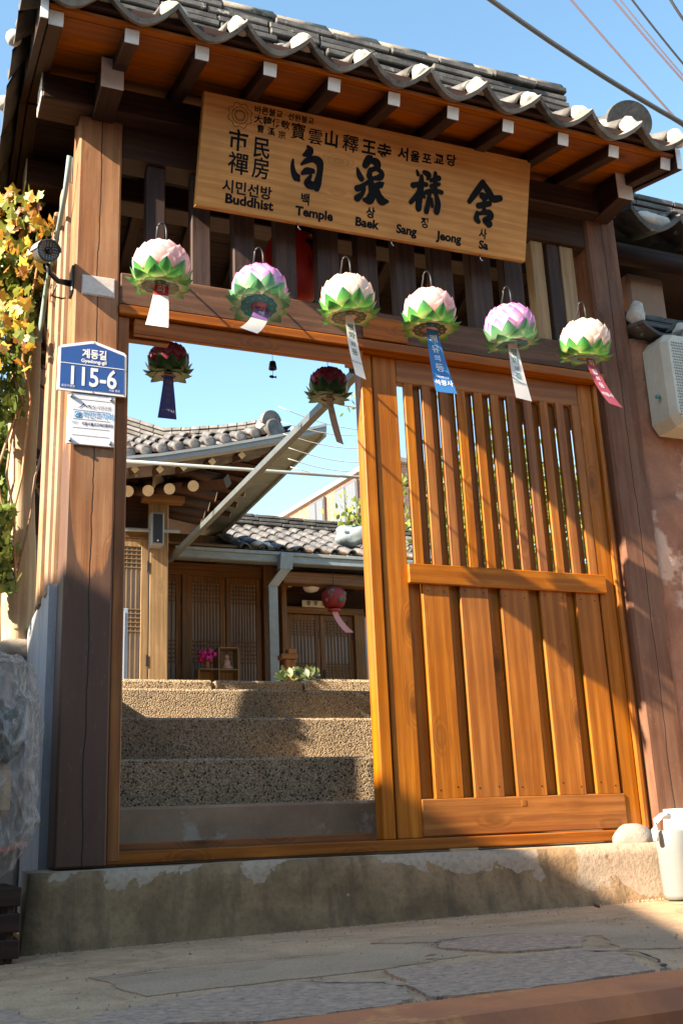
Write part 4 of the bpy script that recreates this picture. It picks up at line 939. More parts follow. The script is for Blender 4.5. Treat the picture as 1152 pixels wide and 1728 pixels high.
# bundle wrapped in clear plastic sheet
tb = empty('tarp_bundle', (-.55, -.1, -.1), 'bulky bundle wrapped in crumpled clear plastic sheet beside the left post', 'bundle')
bm = bmesh.new(); bmesh.ops.create_icosphere(bm, subdivisions=6, radius=1); rr = random.Random(11)
from mathutils import noise as NZ
for v in bm.verts:
    p = v.co.copy(); sq_ = Vector([math.copysign(abs(c_)**.60, c_) for c_ in p])
    zt = (sq_.z+1)/2; w = .86+.12*math.sin(min(1, zt*1.25)*math.pi*.62+.2)
    v1 = NZ.voronoi(Vector((p.x*2.6+p.z, p.y*2.6, p.z*1.7)))[0]; v2 = NZ.voronoi(Vector((p.x*6+2*p.z, p.y*6, p.z*3.5)))[0]
    d = .055*(v1[0]-.3) + .022*(v2[1]-v2[0]-.2) + .04*NZ.noise(p*1.6)
    v.co = Vector((sq_.x*.35*w, sq_.y*.33*w, sq_.z*.40)) + p*(d-.04)
me = bpy.data.meshes.new('plastic_sheet'); bm.to_mesh(me); bm.free()
def sheet():
    mt, n, b = nodes('crumpled_plastic'); v, rnd, raw = coords(n)
    c2 = noise(n, nd(n, 'Mapping', {'Vector': raw, 'Scale': (8, 8, 3)}).outputs[0], 2, 9, .68, 2.0)
    cr = nd(n, 'TexVoronoi', {'Vector': nd(n, 'Mapping', {'Vector': raw, 'Scale': (1, 1, .5)}).outputs[0], 'Scale': 11.0}, feature='DISTANCE_TO_EDGE').outputs['Distance']
    b.inputs['Base Color'].default_value = (.62, .57, .53, 1); b.inputs['Roughness'].default_value = .22
    bump(n, b, math_(n, 'ADD', math_(n, 'MULTIPLY', ramp(n, cr, [(0.0, 1.0), (.10, 0.0)]), .4), c2), .9, .03)
    f = math_(n, 'ADD', ramp(n, c2, [(.42, .12), (.64, .62)]), math_(n, 'MULTIPLY', ramp(n, cr, [(0.0, 1.0), (.05, 0.0)]), .25))
    tp = nd(n, 'BsdfTransparent', {0: (.92, .91, .90, 1)}); mx = nd(n, 'MixShader', {0: f, 1: tp.outputs[0], 2: b.outputs[0]})
    n.links.new(mx.outputs[0], n.nodes['Material Output'].inputs[0]); return mt
for (x0, x1, y0, y1, z0, z1, c_, nm) in ((-.82, -.46, -.30, .05, .0, .12, (.30, .12, .07), 'red_box'), (-.84, -.41, -.34, .08, .125, .30, (.46, .32, .19), 'cardboard_box'), (-.87, -.39, -.37, .08, .305, .47, (.07, .085, .05), 'green_box'), (-.84, -.42, -.33, .06, .475, .60, (.44, .38, .34), 'paper_sack')):
    span(nm, (x0, x1), (y0, y1), (z0, z1), mat('wrapped_'+nm, c_, [x*.6 for x in c_], 6, .8, .3), tb, .025)
me.materials.append(sheet()); me.polygons.foreach_set('use_smooth', [True]*len(me.polygons))
link('plastic_sheet', me, tb, (-.605, -.12, .31))
tube('red_cord', [(-.92, -.30, -.02), (-.62, -.44, .0), (-.40, -.32, .03), (-.345, -.15, .05)], .010, flat('red_cord', (.42, .05, .03), .5), tb, 6)
cr = empty('crate', (-.6, -.1, -.3), 'invented dark slatted crate filling the shadow under the plastic-wrapped bundle', 'crate')  # invented crate, dark to fill the shaded space below the bundle
for z in (-.29, -.215, -.14):
    span('slat', (-.90, -.37), (-.40, -.385), (z, z+.055), M['dark_x'], cr, .003); span('slat', (-.385, -.37), (-.38, .16), (z, z+.055), M['dark_y'], cr, .003)
for x, y in ((-.88, -.37), (-.40, -.37), (-.40, .13), (-.88, .13)): span('corner_post', (x-.01, x+.012), (y-.012, y+.012), (-.305, -.085), M['dark_z'], cr, .002)
span('base_board', (-.90, -.37), (-.384, .16), (-.10, -.085), M['dark_x'], cr, .002)

# ================================================================== RIGHT OF THE GATE
st = empty('stucco_wall', (3.3, .15, -.3), 'pink stucco wall with patched plaster and small tiled coping right of the gate', 'wall')
bm = bmesh.new(); nx, nz = 60, 80; G = {}
for i in range(nx+1):
    for k in range(nz+1):
        x = 2.562 + 2.2*i/nx; z = -.32 + 2.74*k/nz
        d = .018*NZ.noise(Vector((x*2.2, z*2.2, 1))) + .006*NZ.noise(Vector((x*9, z*9, 4))); G[i, k] = bm.verts.new((x, .03 - d - (.012 if NZ.noise(Vector((x*1.6, z*1.3, 9))) > .12 else 0), z))
for i in range(nx):
    for k in range(nz): bm.faces.new((G[i, k], G[i+1, k], G[i+1, k+1], G[i, k+1]))
ed = [bm.verts.new((x, .30, z)) for x, z in ((2.562, -.32), (4.762, -.32), (4.762, 2.42), (2.562, 2.42))]
bm.faces.new([G[0, k] for k in range(nz+1)] + [ed[3], ed[0]]); bm.faces.new([G[i, nz] for i in range(nx+1)] + [ed[2], ed[3]]); bm.faces.new([G[nx, k] for k in range(nz, -1, -1)] + [ed[1], ed[2]])
me = bpy.data.meshes.new('stucco_face'); bm.to_mesh(me); bm.free(); me.materials.append(M['stucco']); me.polygons.foreach_set('use_smooth', [True]*len(me.polygons)); link('stucco_face', me, st)
cw = .27
cpm = trough_mesh(cw, .30, M['tile_dark'], .055, 8, .016); cvm = cover_mesh(.05, .30, M['tile_dark'])
for k in range(8):
    x = 2.70 + k*cw
    link('coping_tile', cpm, st, (x, -.10, 2.385+R.uniform(-.004, .004)), (.22, 0, R.uniform(-.02, .02))); link('coping_cover', cvm, st, (x+cw/2, -.06, 2.455), (.22, 0, 0))
    blob((x+cw/2, -.07, 2.445), .045, 'lime_plug', M['plaster'], st, seed=k+9, amp=.2)
for c in range(4):
    x = 2.57
    while x < 4.7:
        L = R.uniform(.25, .33); box('coping_tile', (x+L/2, .13+R.uniform(-.01, .01), 2.49+c*.028), (L-.006, .30-.03*c, .02), M['tile_dark'], st, .004, (R.uniform(-.02, .02), R.uniform(-.015, .015), 0)); x += L
blob((2.60, -.02, 2.525), .062, 'lime_plug', M['plaster'], st, seed=61, amp=.25, squash=(.8, 1, 1.2))
# electricity meter box on the stucco wall
mb = empty('meter_box', (2.80, -.03, 2.13), 'beige plastic meter box with perforated front and clear window on stucco wall', 'meter box')
bei = mat('meter_plastic', (.56, .56, .47), (.48, .47, .39), 3, .4, .05)
prof = [(2.640, 1.935), (2.675, 1.885), (2.93, 1.885), (2.965, 1.93), (2.965, 2.34), (2.93, 2.385), (2.675, 2.385), (2.640, 2.34)]
V, F = prism([(x, -.135, z) for x, z in prof][::-1], (0, .15, 0))
cxm, czm = 2.80, 2.135
V2 = V[:]; 
for i in range(8): V2[i] = Vector((cxm+(V[i].x-cxm)*.90, -.165, czm+(V[i].z-czm)*.92))
n8 = 8; VV = V2[:8] + [Vector((p.x, -.12, p.z)) for p in V[:8]] + V[8:]
FF = [tuple(range(7, -1, -1))[::-1] if False else tuple(range(8))] + [(i, i+8, (i+1) % 8+8, (i+1) % 8) for i in range(8)] + [(i+8, i+16, (i+1) % 8+16, (i+1) % 8+8) for i in range(8)]
mobj('case', VV, FF, bei, mb)
holes = []
for i in range(9):
    for k in range(26):
        x = 2.672+i*.0105+(k % 2)*.005; z = 1.935+k*.0155; holes.append(([(x+.0034*math.cos(j*math.pi/3), -.1662, z+.0050*math.sin(j*math.pi/3)) for j in range(6)], [tuple(range(6))]))
for i in range(14):
    for k in range(10):
        x = 2.772+i*.0115+(k % 2)*.005; z = 1.935+k*.0155; holes.append(([(x+.0034*math.cos(j*math.pi/3), -.1662, z+.0050*math.sin(j*math.pi/3)) for j in range(6)], [tuple(range(6))]))
V, F = merge(holes); o = mobj('vent_hole', V, F, flat('vent_dark', (.07, .07, .06), .8), mb); o['kind'] = 'stuff'
span('window', (2.785, 2.925), (-.188, -.1665), (2.10, 2.365), flat('meter_window', (.52, .55, .56), .12), mb, .012)
span('meter_dial', (2.80, 2.91), (-.1895, -.1885), (2.21, 2.335), flat('dial_white', (.66, .64, .62), .3), mb, .001)
span('red_tag', (2.838, 2.868), (-.1905, -.1897), (2.245, 2.272), flat('dial_red', (.36, .16, .16), .4), mb, .001)
for z in (2.13, 2.20, 2.30): span('clip', (2.779, 2.787), (-.184, -.168), (z-.012, z+.012), flat('clip_teal', (.08, .34, .30), .4), mb, .002)
lathe('wire_nut', [(.010, 0), (.012, .015), (.006, .022)], (2.628, -.08, 2.055), flat('nut_teal', (.04, .28, .32), .2, .4), mb, 10, (-1, 0, .1))
# house beyond the stucco wall
nh = empty('neighbour_house', (3.2, .9, 2.5), 'tiled eave, timber beam and stucco pier of the house beyond the stucco wall', 'house')
lip2 = trough_mesh(.34, .5, M['tile_dark'], .10, 12, .03)
for k in range(6):
    x = 2.93+k*.33; link('eave_tile', lip2, nh, (x, .12, 3.17), (.30, 0, 0)); link('eave_cover', cover_mesh(.075, .5, M['tile_dark']) if k == 0 else bpy.data.objects['eave_cover'].data, nh, (x+.165, .14, 3.27), (.30, 0, 0))
    blob((x+.02, .16, 3.265), .085, 'lime_plug', M['plaster'], nh, seed=k+90, squash=(1.6, .6, .55), amp=.15)
for k in range(5):
    x = 2.78
    while x < 4.7: L = R.uniform(.26, .34); box('ridge_tile', (x+L/2, .55, 3.44+k*.045), (L-.006, .28, .033), M['tile_dark'], nh, .004, (0, R.uniform(-.02, .02), 0)); x += L
tube('eave_beam', [(2.66, .20, 3.03), (4.8, .20, 3.05)], .052, M['dark_x'], nh, 10)
span('soffit', (2.62, 4.8), (.22, 1.2), (3.10, 3.13), M['dark_x'], nh); span('back_wall', (2.60, 4.8), (1.15, 1.2), (2.4, 3.1), M['dark_x'], nh)
for z in (2.62, 2.76, 2.90): span('wall_rail', (2.60, 4.8), (1.09, 1.148), (z, z+.06), M['dark_x'], nh)
span('pier', (2.86, 3.12), (.32, .60), (2.5, 3.02), M['stucco_plain'], nh, .02)
span('roof_core', (2.70, 4.8), (.30, 1.2), (3.24, 3.42), M['tile_dark'], nh)
# corner boulder and plaster base
bo = blob((2.175, -.075, -.045), .082, 'boulder', M['concrete_stone'], None, seed=21, squash=(1.15, .7, .95), amp=.10); tag(bo, 'rounded grey boulder set at the right end of the plinth', 'boulder')
wb = empty('whitewashed_base', (2.75, -.05, -.3), 'low whitewashed plaster base at the foot of the stucco wall', 'wall base')
V, F = prism([(2.36, -.16, -.31), (3.6, -.30, -.31), (3.6, -.24, .075), (2.40, -.12, .082), ][::1], (0, .16, 0)); mobj('plaster_base', V, F, mat('whitewash', (.72, .70, .64), (.60, .57, .51), 5, .85, .4), wb)
tu = empty('plastic_tub', (2.22, -.27, -.28), 'cloudy clear plastic tub with arched white handle by the whitewashed base', 'tub')
tubm = flat('cloudy_plastic', (.22, .235, .23), .25)
lathe('tub_body', [(.060, 0), (.066, .02), (.070, .18), (.074, .262), (.069, .270), (.05, .272)], (2.235, -.25, -.275), tubm, tu, 20)
tube('handle', [(2.135, -.27, -.045), (2.132, -.27, .0), (2.145, -.27, .035), (2.175, -.27, .052), (2.215, -.27, .050)], .013, flat('white_handle', (.70, .72, .74), .3), tu, 8)
wd = empty('weed', (2.46, -.14, .10), 'small bright green weed sprouting above the whitewashed base', 'weed')
for k in range(9): link('leaf', mesh('leaf', *leaf_shape(.045, False), leafmat('weed_green', (.16, .34, .05), (.30, .52, .09)) if k == 0 else bpy.data.materials['weed_green']), wd, (2.455+R.uniform(-.02, .03), -.15+R.uniform(-.02, .02), .078), (R.uniform(.3, 1.3), 0, R.uniform(0, 6.2)))

# ================================================================== STEPS AND COURTYARD
stp = empty('stone_steps', (.6, 1.0, -.2), 'four brown pebble-dash steps rising behind the gate opening', 'steps')
SX0, SX1 = -.12, 2.4
hs_ = [.174, .385, .596, .773]; ys_ = [.45, .73, 1.01, 1.29]
for i, (h, y) in enumerate(zip(hs_, ys_)):
    z0 = -.3 if i == 0 else hs_[i-1]-.02; yb = ys_[i+1]+.02 if i < 3 else 1.62
    if i == 0:
        span('step', (SX0, SX1), (y, yb), (z0, h), M['concrete'], stp, .012)
    else:
        span('step', (SX0, SX1), (y, yb), (z0, h), M['aggregate'], stp, .012)
for a, b in ((-.12, .80), (.802, 1.32), (1.324, 2.4)): span('top_slab', (a, b), (1.57 if a > 1 else 1.60, 2.1), (.70, .865+(.012 if a > 1.3 else 0)), M['aggregate'], stp, .015)
cy = mobj('courtyard', [(-1.5, 2.05, .855), (9, 2.05, .855), (9, 5.2, .862), (9, 12, .862), (-1.5, 12, .862), (-1.5, 5.2, .862)], [(0, 1, 2, 5), (5, 2, 3, 4)], M['paving']); tag(cy, kind='structure')
cw_ = mobj('courtyard_wall_base', *prism([(-.3, 2.05, -.5), (9, 2.05, -.5), (9, 2.05, .85), (-.3, 2.05, .85)], (0, .1, 0)), M['concrete']); tag(cw_, kind='structure')
# ---- left wing hall
lw = empty('left_hall', (.6, 5.2, .86), 'left hall with upturned tiled corner eave, cream rafter ends and lattice door', 'building')
def A(px, py, y): return at(px, py, y)
gut = [A(180, 786, 3.95), A(270, 778, 3.95), A(370, 763, 3.95), A(467, 746, 3.95), A(551, 727, 3.95)]
def ribbon(name, pts, d1, d2, mt, parent):        # rectangular bar swept along pts
    V, F = [], []; d1, d2 = Vector(d1), Vector(d2)
    for p in pts: V += [p, p+d1, p+d1+d2, p+d2]
    for i in range(len(pts)-1):
        for k in range(4): a, b = i*4+k, i*4+(k+1) % 4; F.append((a, b, b+4, a+4))
    F += [(3, 2, 1, 0), tuple(len(V)-4+k for k in range(4))]
    return mobj(name, V, F, mt, parent)
ribbon('gutter', [p+Vector((0, 0, -.0)) for p in gut], (0, .10, 0), (0, 0, .055), M['gutter'], lw)
ribbon('gutter_lip', [p+Vector((0, -.012, .040)) for p in gut], (0, .012, 0), (0, 0, .024), M['gutter'], lw)
cor = gut[-1]
pl_ = [Vector((cor.x-.285, 3.96, cor.z-.012)), Vector((cor.x-.285, 7.7, cor.z-.012))]
ribbon('eave_plate', pl_, (.285, 0, 0), (0, 0, .012), M['plate_green'], lw)
ribbon('eave_plate_lip', [p+Vector((.262, 0, -.035)) for p in pl_], (.024, 0, 0), (0, 0, .034), M['plate_green'], lw)
ribbon('eave_plate_lip', [p+Vector((-.012, 0, -.02)) for p in pl_], (.011, 0, 0), (0, 0, .05), M['gutter'], lw)
for yy in (4.9, 5.9, 6.8): box('plate_seam', (cor.x-.155, yy, cor.z-.0145), (.23, .008, .004), M['gutter'], lw, 0)
# under-eave boarding
A1, B1, C1, D1 = gut[0]+Vector((-.4, .1, .03)), Vector((cor.x-.28, 4.05, cor.z+.02)), Vector((cor.x-.28, 7.7, cor.z+.02)), Vector((1.30, 5.2, 3.55))
D0 = Vector((-.2, 5.2, 3.50)); D2 = Vector((1.30, 7.7, 3.55)); g1_ = gut[2]+Vector((0, .1, .03))
V = [A1, g1_, B1, D1, D0, C1, D2]; V2 = [v+Vector((0, 0, .04)) for v in V]
mobj('eave_boarding', V+V2, [(0, 1, 3, 4), (1, 2, 3), (2, 5, 6, 3), (11, 10, 8, 7), (10, 9, 8), (10, 13, 12, 9)], M['dark_y'], lw)
# rafters with cream ends
def rafter(p, d, L, r, square=False):
    p = Vector(p); d = Vector(d).normalized()
    V, F = rings([p, p+d*L], r, 4 if square else 12); o = mobj('rafter', V, F, M['dark_y'], lw, not square)
    V, F = rings([p-d*.006, p-d*.0008], r*1.01, 4 if square else 14); mobj('rafter_cap', V, F, M['cream'], o)
for px, py in ((180, 830), (216, 829), (250, 828), (286, 825), (326, 820)): rafter(A(px, py, 4.45), (0, 1, .32), .9, .048)
for px, py in ((228, 796), (270, 796), (310, 792), (358, 783), (408, 772)): rafter(A(px, py-4, 4.12), (0, 1, .22), .9, .034, True)
for px, py, y in ((364, 838, 4.75), (352, 855, 5.15), (344, 869, 5.55), (372, 810, 4.45), (339, 880, 5.95)): rafter(A(px, py, y), (-1, .25, .25), .8, .044)
for px, py, y in ((468, 770, 4.35), (425, 812, 4.8), (412, 833, 5.3), (399, 852, 5.8), (388, 868, 6.3), (440, 790, 4.55)): rafter(A(px, py, y), (-1, .1, .16), .8, .030, True)
hipb = A(384, 812, 4.40); V, F = rings([hipb, hipb+Vector((-.9, .9, .12))], .07, 4); mobj('hip_rafter', V, F, M['dark_y'], lw)
# tiles of the eave
ev = [A(150, 772, 4.05), A(211, 768, 4.05), A(300, 759, 4.05), A(400, 742, 4.05), A(470, 726, 4.05)]
def along(P, t):
    L = [(P[i+1]-P[i]).length for i in range(len(P)-1)]; s = t*sum(L)
    for i, l in enumerate(L):
        if s <= l or i == len(L)-1: return P[i] + (P[i+1]-P[i])*(s/l)
        s -= l
ccov = cover_mesh(.050, .33, M['tile_court'], 8, .85); cpan = trough_mesh(.17, .33, M['tile_court'], .05, 6, .014)
NR = 12
for i in range(NR):
    p = along(ev, (i+.3)/NR); q_ = along(ev, (i+.8)/NR)
    for k in range(4):
        up = Vector((-.04*k*(i/NR), .28*k, .125*k))
        if i/NR < .95-.16*k or k == 0:
            link('cover_tile', ccov, lw, p+up+Vector((0, -.03, .0)), (.42, R.uniform(-.03, .03), -.12*(i/NR))); link('pan_tile', cpan, lw, q_+up+Vector((0, 0, -.055)), (.42, -.12 if i > 6 else 0, 0))
    lathe('tile_end', [(.052, 0), (.052, .012), (.030, .016)], p+Vector((0, -.032, .012)), M['tile_court'], lw, 12, (0, -1, .1))
# hip ridge sweeping up to the corner, and main ridge
hip = [A(470, 712, 4.15), A(430, 720, 4.35), A(380, 726, 4.6), A(320, 730, 4.9), A(280, 732, 5.1)]
for c in range(4):
    for i in range(12):
        p = along(hip, i/12); q_ = along(hip, (i+.96)/12); d = q_-p; mid = (p+q_)/2 + Vector((0, 0, -.10+.042*c+R.uniform(-.003, .003)))
        o = box('ridge_tile', mid, (d.length, .13-.012*c, .030), M['tile_court' if c % 2 else 'tile_dark'], lw, .004, (0, -math.asin(d.z/d.length), math.atan2(d.y, d.x)))
mr = [A(290, 728, 5.1), A(250, 716, 5.3), A(205, 702, 5.5), A(150, 680, 5.7)]
for c in range(5):
    for i in range(6):
        p = along(mr, i/6); q_ = along(mr, (i+.97)/6); d = q_-p; mid = (p+q_)/2 + Vector((0, 0, -.19+.044*c))
        box('ridge_tile', mid, (d.length, .16, .032), M['tile_dark' if c % 2 else 'tile_court'], lw, .004, (0, -math.asin(d.z/d.length), math.atan2(d.y, d.x)))
V, F = merge([prism([ev[0]+Vector((0, .02, -.05)), ev[2]+Vector((0, .02, -.05)), ev[4]+Vector((0, .02, -.05)), hip[1]+Vector((0, .2, -.12)), hip[4]+Vector((0, .3, -.15)), mr[3]+Vector((0, .3, -.2))], (0, .3, -.06))]); mobj('roof_bed', V, F, M['tile_dark'], lw)
blob(A(447, 722, 4.12), .075, 'lime_plug', M['plaster'], lw, seed=5, squash=(1.3, .8, .8), amp=.2)
end_disc(A(459, 712, 4.05), .105, .25, .5, M['tile_court'], lw)
lathe('tile_end', [(.10, 0), (.10, .02), (.085, .024), (.06, .022)], A(463, 726, 4.0), M['tile_court'], lw, 20, (.45, -1, .1))
# lattice doors and posts
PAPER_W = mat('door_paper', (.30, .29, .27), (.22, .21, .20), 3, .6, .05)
def lattice_door(x0, x1, z0, z1, y, parent, mz, fr=.055, nv=7):
    d = empty('lattice_door', ((x0+x1)/2, y, z0), parent=parent)
    span('stile', (x0, x0+fr), (y-.02, y+.02), (z0, z1), M[mz], d, .003); span('stile', (x1-fr, x1), (y-.02, y+.02), (z0, z1), M[mz], d, .003)
    span('rail', (x0+fr, x1-fr), (y-.018, y+.018), (z1-fr*1.2, z1), M[mz], d, .003); span('rail', (x0+fr, x1-fr), (y-.018, y+.018), (z0, z0+.30), M[mz], d, .003)
    a, b, zb, zt_ = x0+fr, x1-fr, z0+.30, z1-fr*1.2; P = []
    for i in range(1, nv+1): x = a+(b-a)*i/(nv+1); P.append(boxvf((x-.005, y-.012, zb), (x+.005, y+.004, zt_)))
    H = zt_-zb
    for c0, n in ((0.0, 3), (.40, 6), (.84, 5)):
        for k in range(n): z = zb + H*(c0 + .030*(k+.5)); P.append(boxvf((a, y-.016, z-.005), (b, y+.0, z+.005)))
    V, F = merge(P); mobj('lattice', V, F, M[mz], d); span('paper', (a, b), (y+.005, y+.012), (zb, zt_), PAPER_W, d, 0)
    for z in (z0+(z1-z0)*.35, z0+(z1-z0)*.85): span('hinge', (x1-.012, x1+.004), (y-.026, y-.021), (z-.05, z+.05), M['black'], d, .002)
    return d
lattice_door(.70, 1.155, .95, 2.60, 5.0, lw, 'hanok_pale', .06, 7)
span('post', (1.165, 1.335), (4.98, 5.15), (.90, 3.4), M['hanok_pale'], lw, .01)
span('door_head', (-.2, 1.165), (4.97, 5.12), (2.605, 2.70), M['hanok_x'], lw); span('wall_panel', (-.2, 1.165), (5.06, 5.12), (2.70, 3.5), M['dark_x'], lw)
span('wall_panel', (-.2, .69), (5.03, 5.10), (.9, 2.60), M['hanok_pale'], lw); span('wall_panel', (1.20, 1.30), (5.16, 7.7), (.9, 3.5), M['hanok_z'], lw)
tube('rail_pipe', [A(200, 893, 4.9), A(303, 897, 4.9)], .016, M['metal'], lw)
span('bracket', (1.08, 1.45), (4.86, 4.975), (2.93, 2.99), M['hanok_x'], lw); c_ = A(266, 845, 4.86); span('bracket_cap', (c_.x-.05, c_.x+.05), (4.80, 4.97), (3.02, 3.24), M['cream'], lw, .02)
lampb = empty('wall_speaker', A(264, 893, 4.9), 'slim dark upright speaker fixed to the pale post of the left hall', 'speaker')
p = A(264, 893, 4.9); span('case', (p.x-.055, p.x+.055), (4.84, 4.965), (p.z-.16, p.z+.14), M['gutter'], lampb, .006); span('front', (p.x-.042, p.x+.042), (4.834, 4.8395), (p.z-.14, p.z+.12), M['black'], lampb, .002)
lathe('knob', [(.008, 0), (.006, .006)], (p.x, 4.834, p.z-.12), INK['white'], lampb, 8, (0, -1, 0))
pb = empty('leaning_board', A(209, 1090, 4.6), 'pale blue framed panel leaning beside the left hall door', 'panel')
p0, p1 = A(190, 1026, 4.6), A(214, 1140, 4.6); span('frame', (p0.x, p1.x), (4.59, 4.62), (.88, p0.z), flat('panel_frame', (.22, .34, .48), .4), pb, .004); span('sheet', (p0.x+.02, p1.x-.025), (4.582, 4.589), (.95, p0.z-.03), flat('panel_sheet', (.42, .50, .58), .25), pb, .002)

# ---- rear main hall
mh = empty('main_hall', (3.2, 7.2, .86), 'rear hall with lattice doors under a grey gutter and tiled roof', 'building')
GY = 6.2; ga, gb = A(297, 935, GY), A(700, 949, GY)
def gut_box(a, b, y, z0, z1, name, mt): return span(name, (a, b), (y, y+.13), (z0, z1), mt, mh, .01)
gut_box(ga.x, gb.x, GY, 2.79, 2.90, 'gutter', M['metal']); span('gutter_lip', (ga.x-.01, gb.x), (GY-.02, GY-.001), (2.868, 2.905), M['metal'], mh, .004); span('gutter_band', (ga.x, gb.x), (GY-.006, GY-.0005), (2.795, 2.83), M['metal'], mh, .002)
dp = [A(482, 935, 6.13), A(480, 962, 6.13), A(459, 990, 6.2), A(459, 1150, 6.2)]
def sq_tube(name, pts, w, mt, parent):
    V, F = [], []
    for p in pts: V += [p+Vector((-w, -w*.8, 0)), p+Vector((w, -w*.8, 0)), p+Vector((w, w*.8, 0)), p+Vector((-w, w*.8, 0))]
    for i in range(len(pts)-1):
        for k in range(4): a, b = i*4+k, i*4+(k+1) % 4; F.append((a, b, b+4, a+4))
    F += [(3, 2, 1, 0), tuple(len(V)-4+k for k in range(4))]; return mobj(name, V, F, mt, parent)
sq_tube('downspout', [dp[0], dp[1]], .068, M['metal'], mh); sq_tube('downspout', dp[1:3], .055, M['metal'], mh); sq_tube('downspout', [dp[2], Vector((dp[2].x, dp[2].y, .86))], .048, M['metal'], mh)
span('eave_soffit', (1.3, 6.0), (6.34, 7.2), (2.96, 2.99), M['hanok_x'], mh)
for k in range(14): rafx = 1.6+k*.30; V, F = rings([Vector((rafx, 6.40, 2.93)), Vector((rafx, 7.2, 3.0))], .035, 8); mobj('rafter', V, F, M['hanok_x'], mh, True)
span('lintel', (1.34, 3.05), (6.96, 7.1), (2.80, 2.94), M['hanok_x'], mh); span('eave_beam', (2.9, 6.0), (6.40, 6.55), (2.63, 2.76), M['hanok_x'], mh, .008)
span('wall', (1.3, 6.0), (7.1, 7.18), (.86, 3.3), M['hanok_z'], mh)
for x0, x1 in ((1.45, 1.945), (2.005, 2.43), (2.438, 2.84)): lattice_door(x0, x1, .95, 2.80, 7.0, mh, 'hanok_z', .058, 8)
span('post', (1.945, 2.005), (6.95, 7.09), (.86, 2.80), M['hanok_z'], mh); span('post', (2.845, 2.98), (6.90, 7.09), (.86, 2.95), M['hanok_z'], mh)
# recessed right bay
span('side_panel', (2.985, 3.04), (6.7, 7.09), (.86, 2.7), M['hanok_z'], mh)
pd = A(470, 1032, 7.0); lattice_door(3.13, 3.52, .95, 2.42, 7.0, mh, 'hanok_z', .055, 6); lattice_door(3.528, 3.92, .95, 2.42, 7.0, mh, 'hanok_z', .055, 6)
span('door_head', (3.05, 4.05), (6.94, 7.09), (2.425, 2.50), M['hanok_x'], mh); span('post', (3.05, 3.125), (6.94, 7.09), (.86, 2.425), M['hanok_z'], mh); span('post', (3.925, 4.05), (6.92, 7.09), (.86, 2.425), M['hanok_z'], mh)
span('bay_panel', (3.05, 6.0), (7.04, 7.09), (2.505, 3.0), M['dark_x'], mh)
for px in (489, 548, 588, 617): rafp = A(px, 984, 6.7); V, F = rings([rafp, rafp+Vector((0, .4, .02))], .045, 12); o = mobj('purlin_end', V, F, M['hanok_x'], mh, True); V, F = rings([rafp-Vector((0, .006, 0)), rafp-Vector((0, .0005, 0))], .046, 12); mobj('purlin_cap', V, F, M['cream'], o)
span('white_panel', (4.06, 4.36), (7.0, 7.035), (.9, 2.42), mat('grey_white_wall', (.55, .55, .58), (.48, .48, .50), 4, .7, .1), mh, .004); span('service_door', (4.37, 4.75), (7.0, 7.035), (.9, 2.35), M['cream'], mh, .004)
o = span('door_plate', (3.30, 3.62), (6.915, 6.935), (2.495, 2.57), M['cream'], mh, .003)
lettering('종  무  소', .058, lambda x, y: (3.46+x, 6.9135, 2.532+y), M['ink'], mh, bold=.001)
lock = span('door_lock', (3.545, 3.575), (6.96, 6.979), (1.60, 1.80), M['black'], mh, .004)
# roof of the rear hall: rows of cover tiles, ridge
RY0, RZ0, RY1, RZ1 = 6.30, 2.93, 8.3, 3.78; rs = math.atan2(RZ1-RZ0, RY1-RY0)
mobj('roof_bed', *prism([(2.3, RY0, RZ0-.03), (2.3, RY1, RZ1-.03), (2.3, RY1+1, RZ1-.6), (2.3, RY0, RZ0-.06)], (4.6, 0, 0)), M['tile_dark'], mh)
hc = cover_mesh(.058, .36, M['tile_court'], 7, .88); hp = trough_mesh(.20, .36, M['tile_court'], .05, 5, .014)
for i in range(20):
    x = 2.45 + i*.20
    for k in range(6):
        yy = RY0 + k*.345*math.cos(rs); zz = RZ0 + k*.345*math.sin(rs)
        if x > 5.6: continue
        link('cover_tile', hc, mh, (x+R.uniform(-.01, .01), yy-.03, zz+.015), (rs-.03, 0, R.uniform(-.02, .02))); link('pan_tile', hp, mh, (x+.10, yy, zz-.035), (rs-.02, 0, 0))
for c in range(3):
    x = 2.5
    while x < 6.6: L = R.uniform(.3, .4); box('ridge_tile', (x+L/2, RY1-.05, RZ1+.01+.05*c+.02*abs(x-4)), (L-.008, .26-.015*c, .034), M['tile_dark'], mh, .004); x += L
blob(A(440, 922, 6.4), .10, 'lime_plug', M['plaster'], mh, seed=31, squash=(1.3, 1, .5), amp=.25)
# bits on the hall front
shf = empty('display_shelf', A(385, 1130, 6.4), 'stepped open wooden display shelf in front of the hall doors', 'shelf')
SY0, SY1 = 6.38, 6.56
q1, q2, q3, q4 = A(335, 1128, 6.4), A(402, 1128, 6.4), A(369, 1092, 6.4), A(335, 1150, 6.4)
xa, xm, xb = q1.x, A(369, 1128, 6.4).x, q2.x; zt2, zt1 = q3.z, q1.z; zb = .862
for (x0, x1, z0, z1) in ((xa, xb, zt1-.012, zt1), (xm, xb, zt2-.012, zt2)): span('shelf_board', (x0, x1), (SY0, SY1), (z0, z1), M['hanok_pale'], shf, .002)
for (x, z) in ((xa, zt1-.013), (xm, zt2-.013), (xb, zt2-.013)): span('upright', (x-.008, x+.008), (SY0+.001, SY1-.001), (zb, z), M['hanok_pale'], shf, .002)
span('back_panel', (xa, xb), (SY1+.001, SY1+.008), (zb, zt1-.013), M['hanok_pale'], shf, .001)
vas = empty('flower_vase', A(350, 1140, 6.36), 'small red and green vase with a bunch of magenta flowers', 'vase'); vp = A(350, 1128, 6.46)
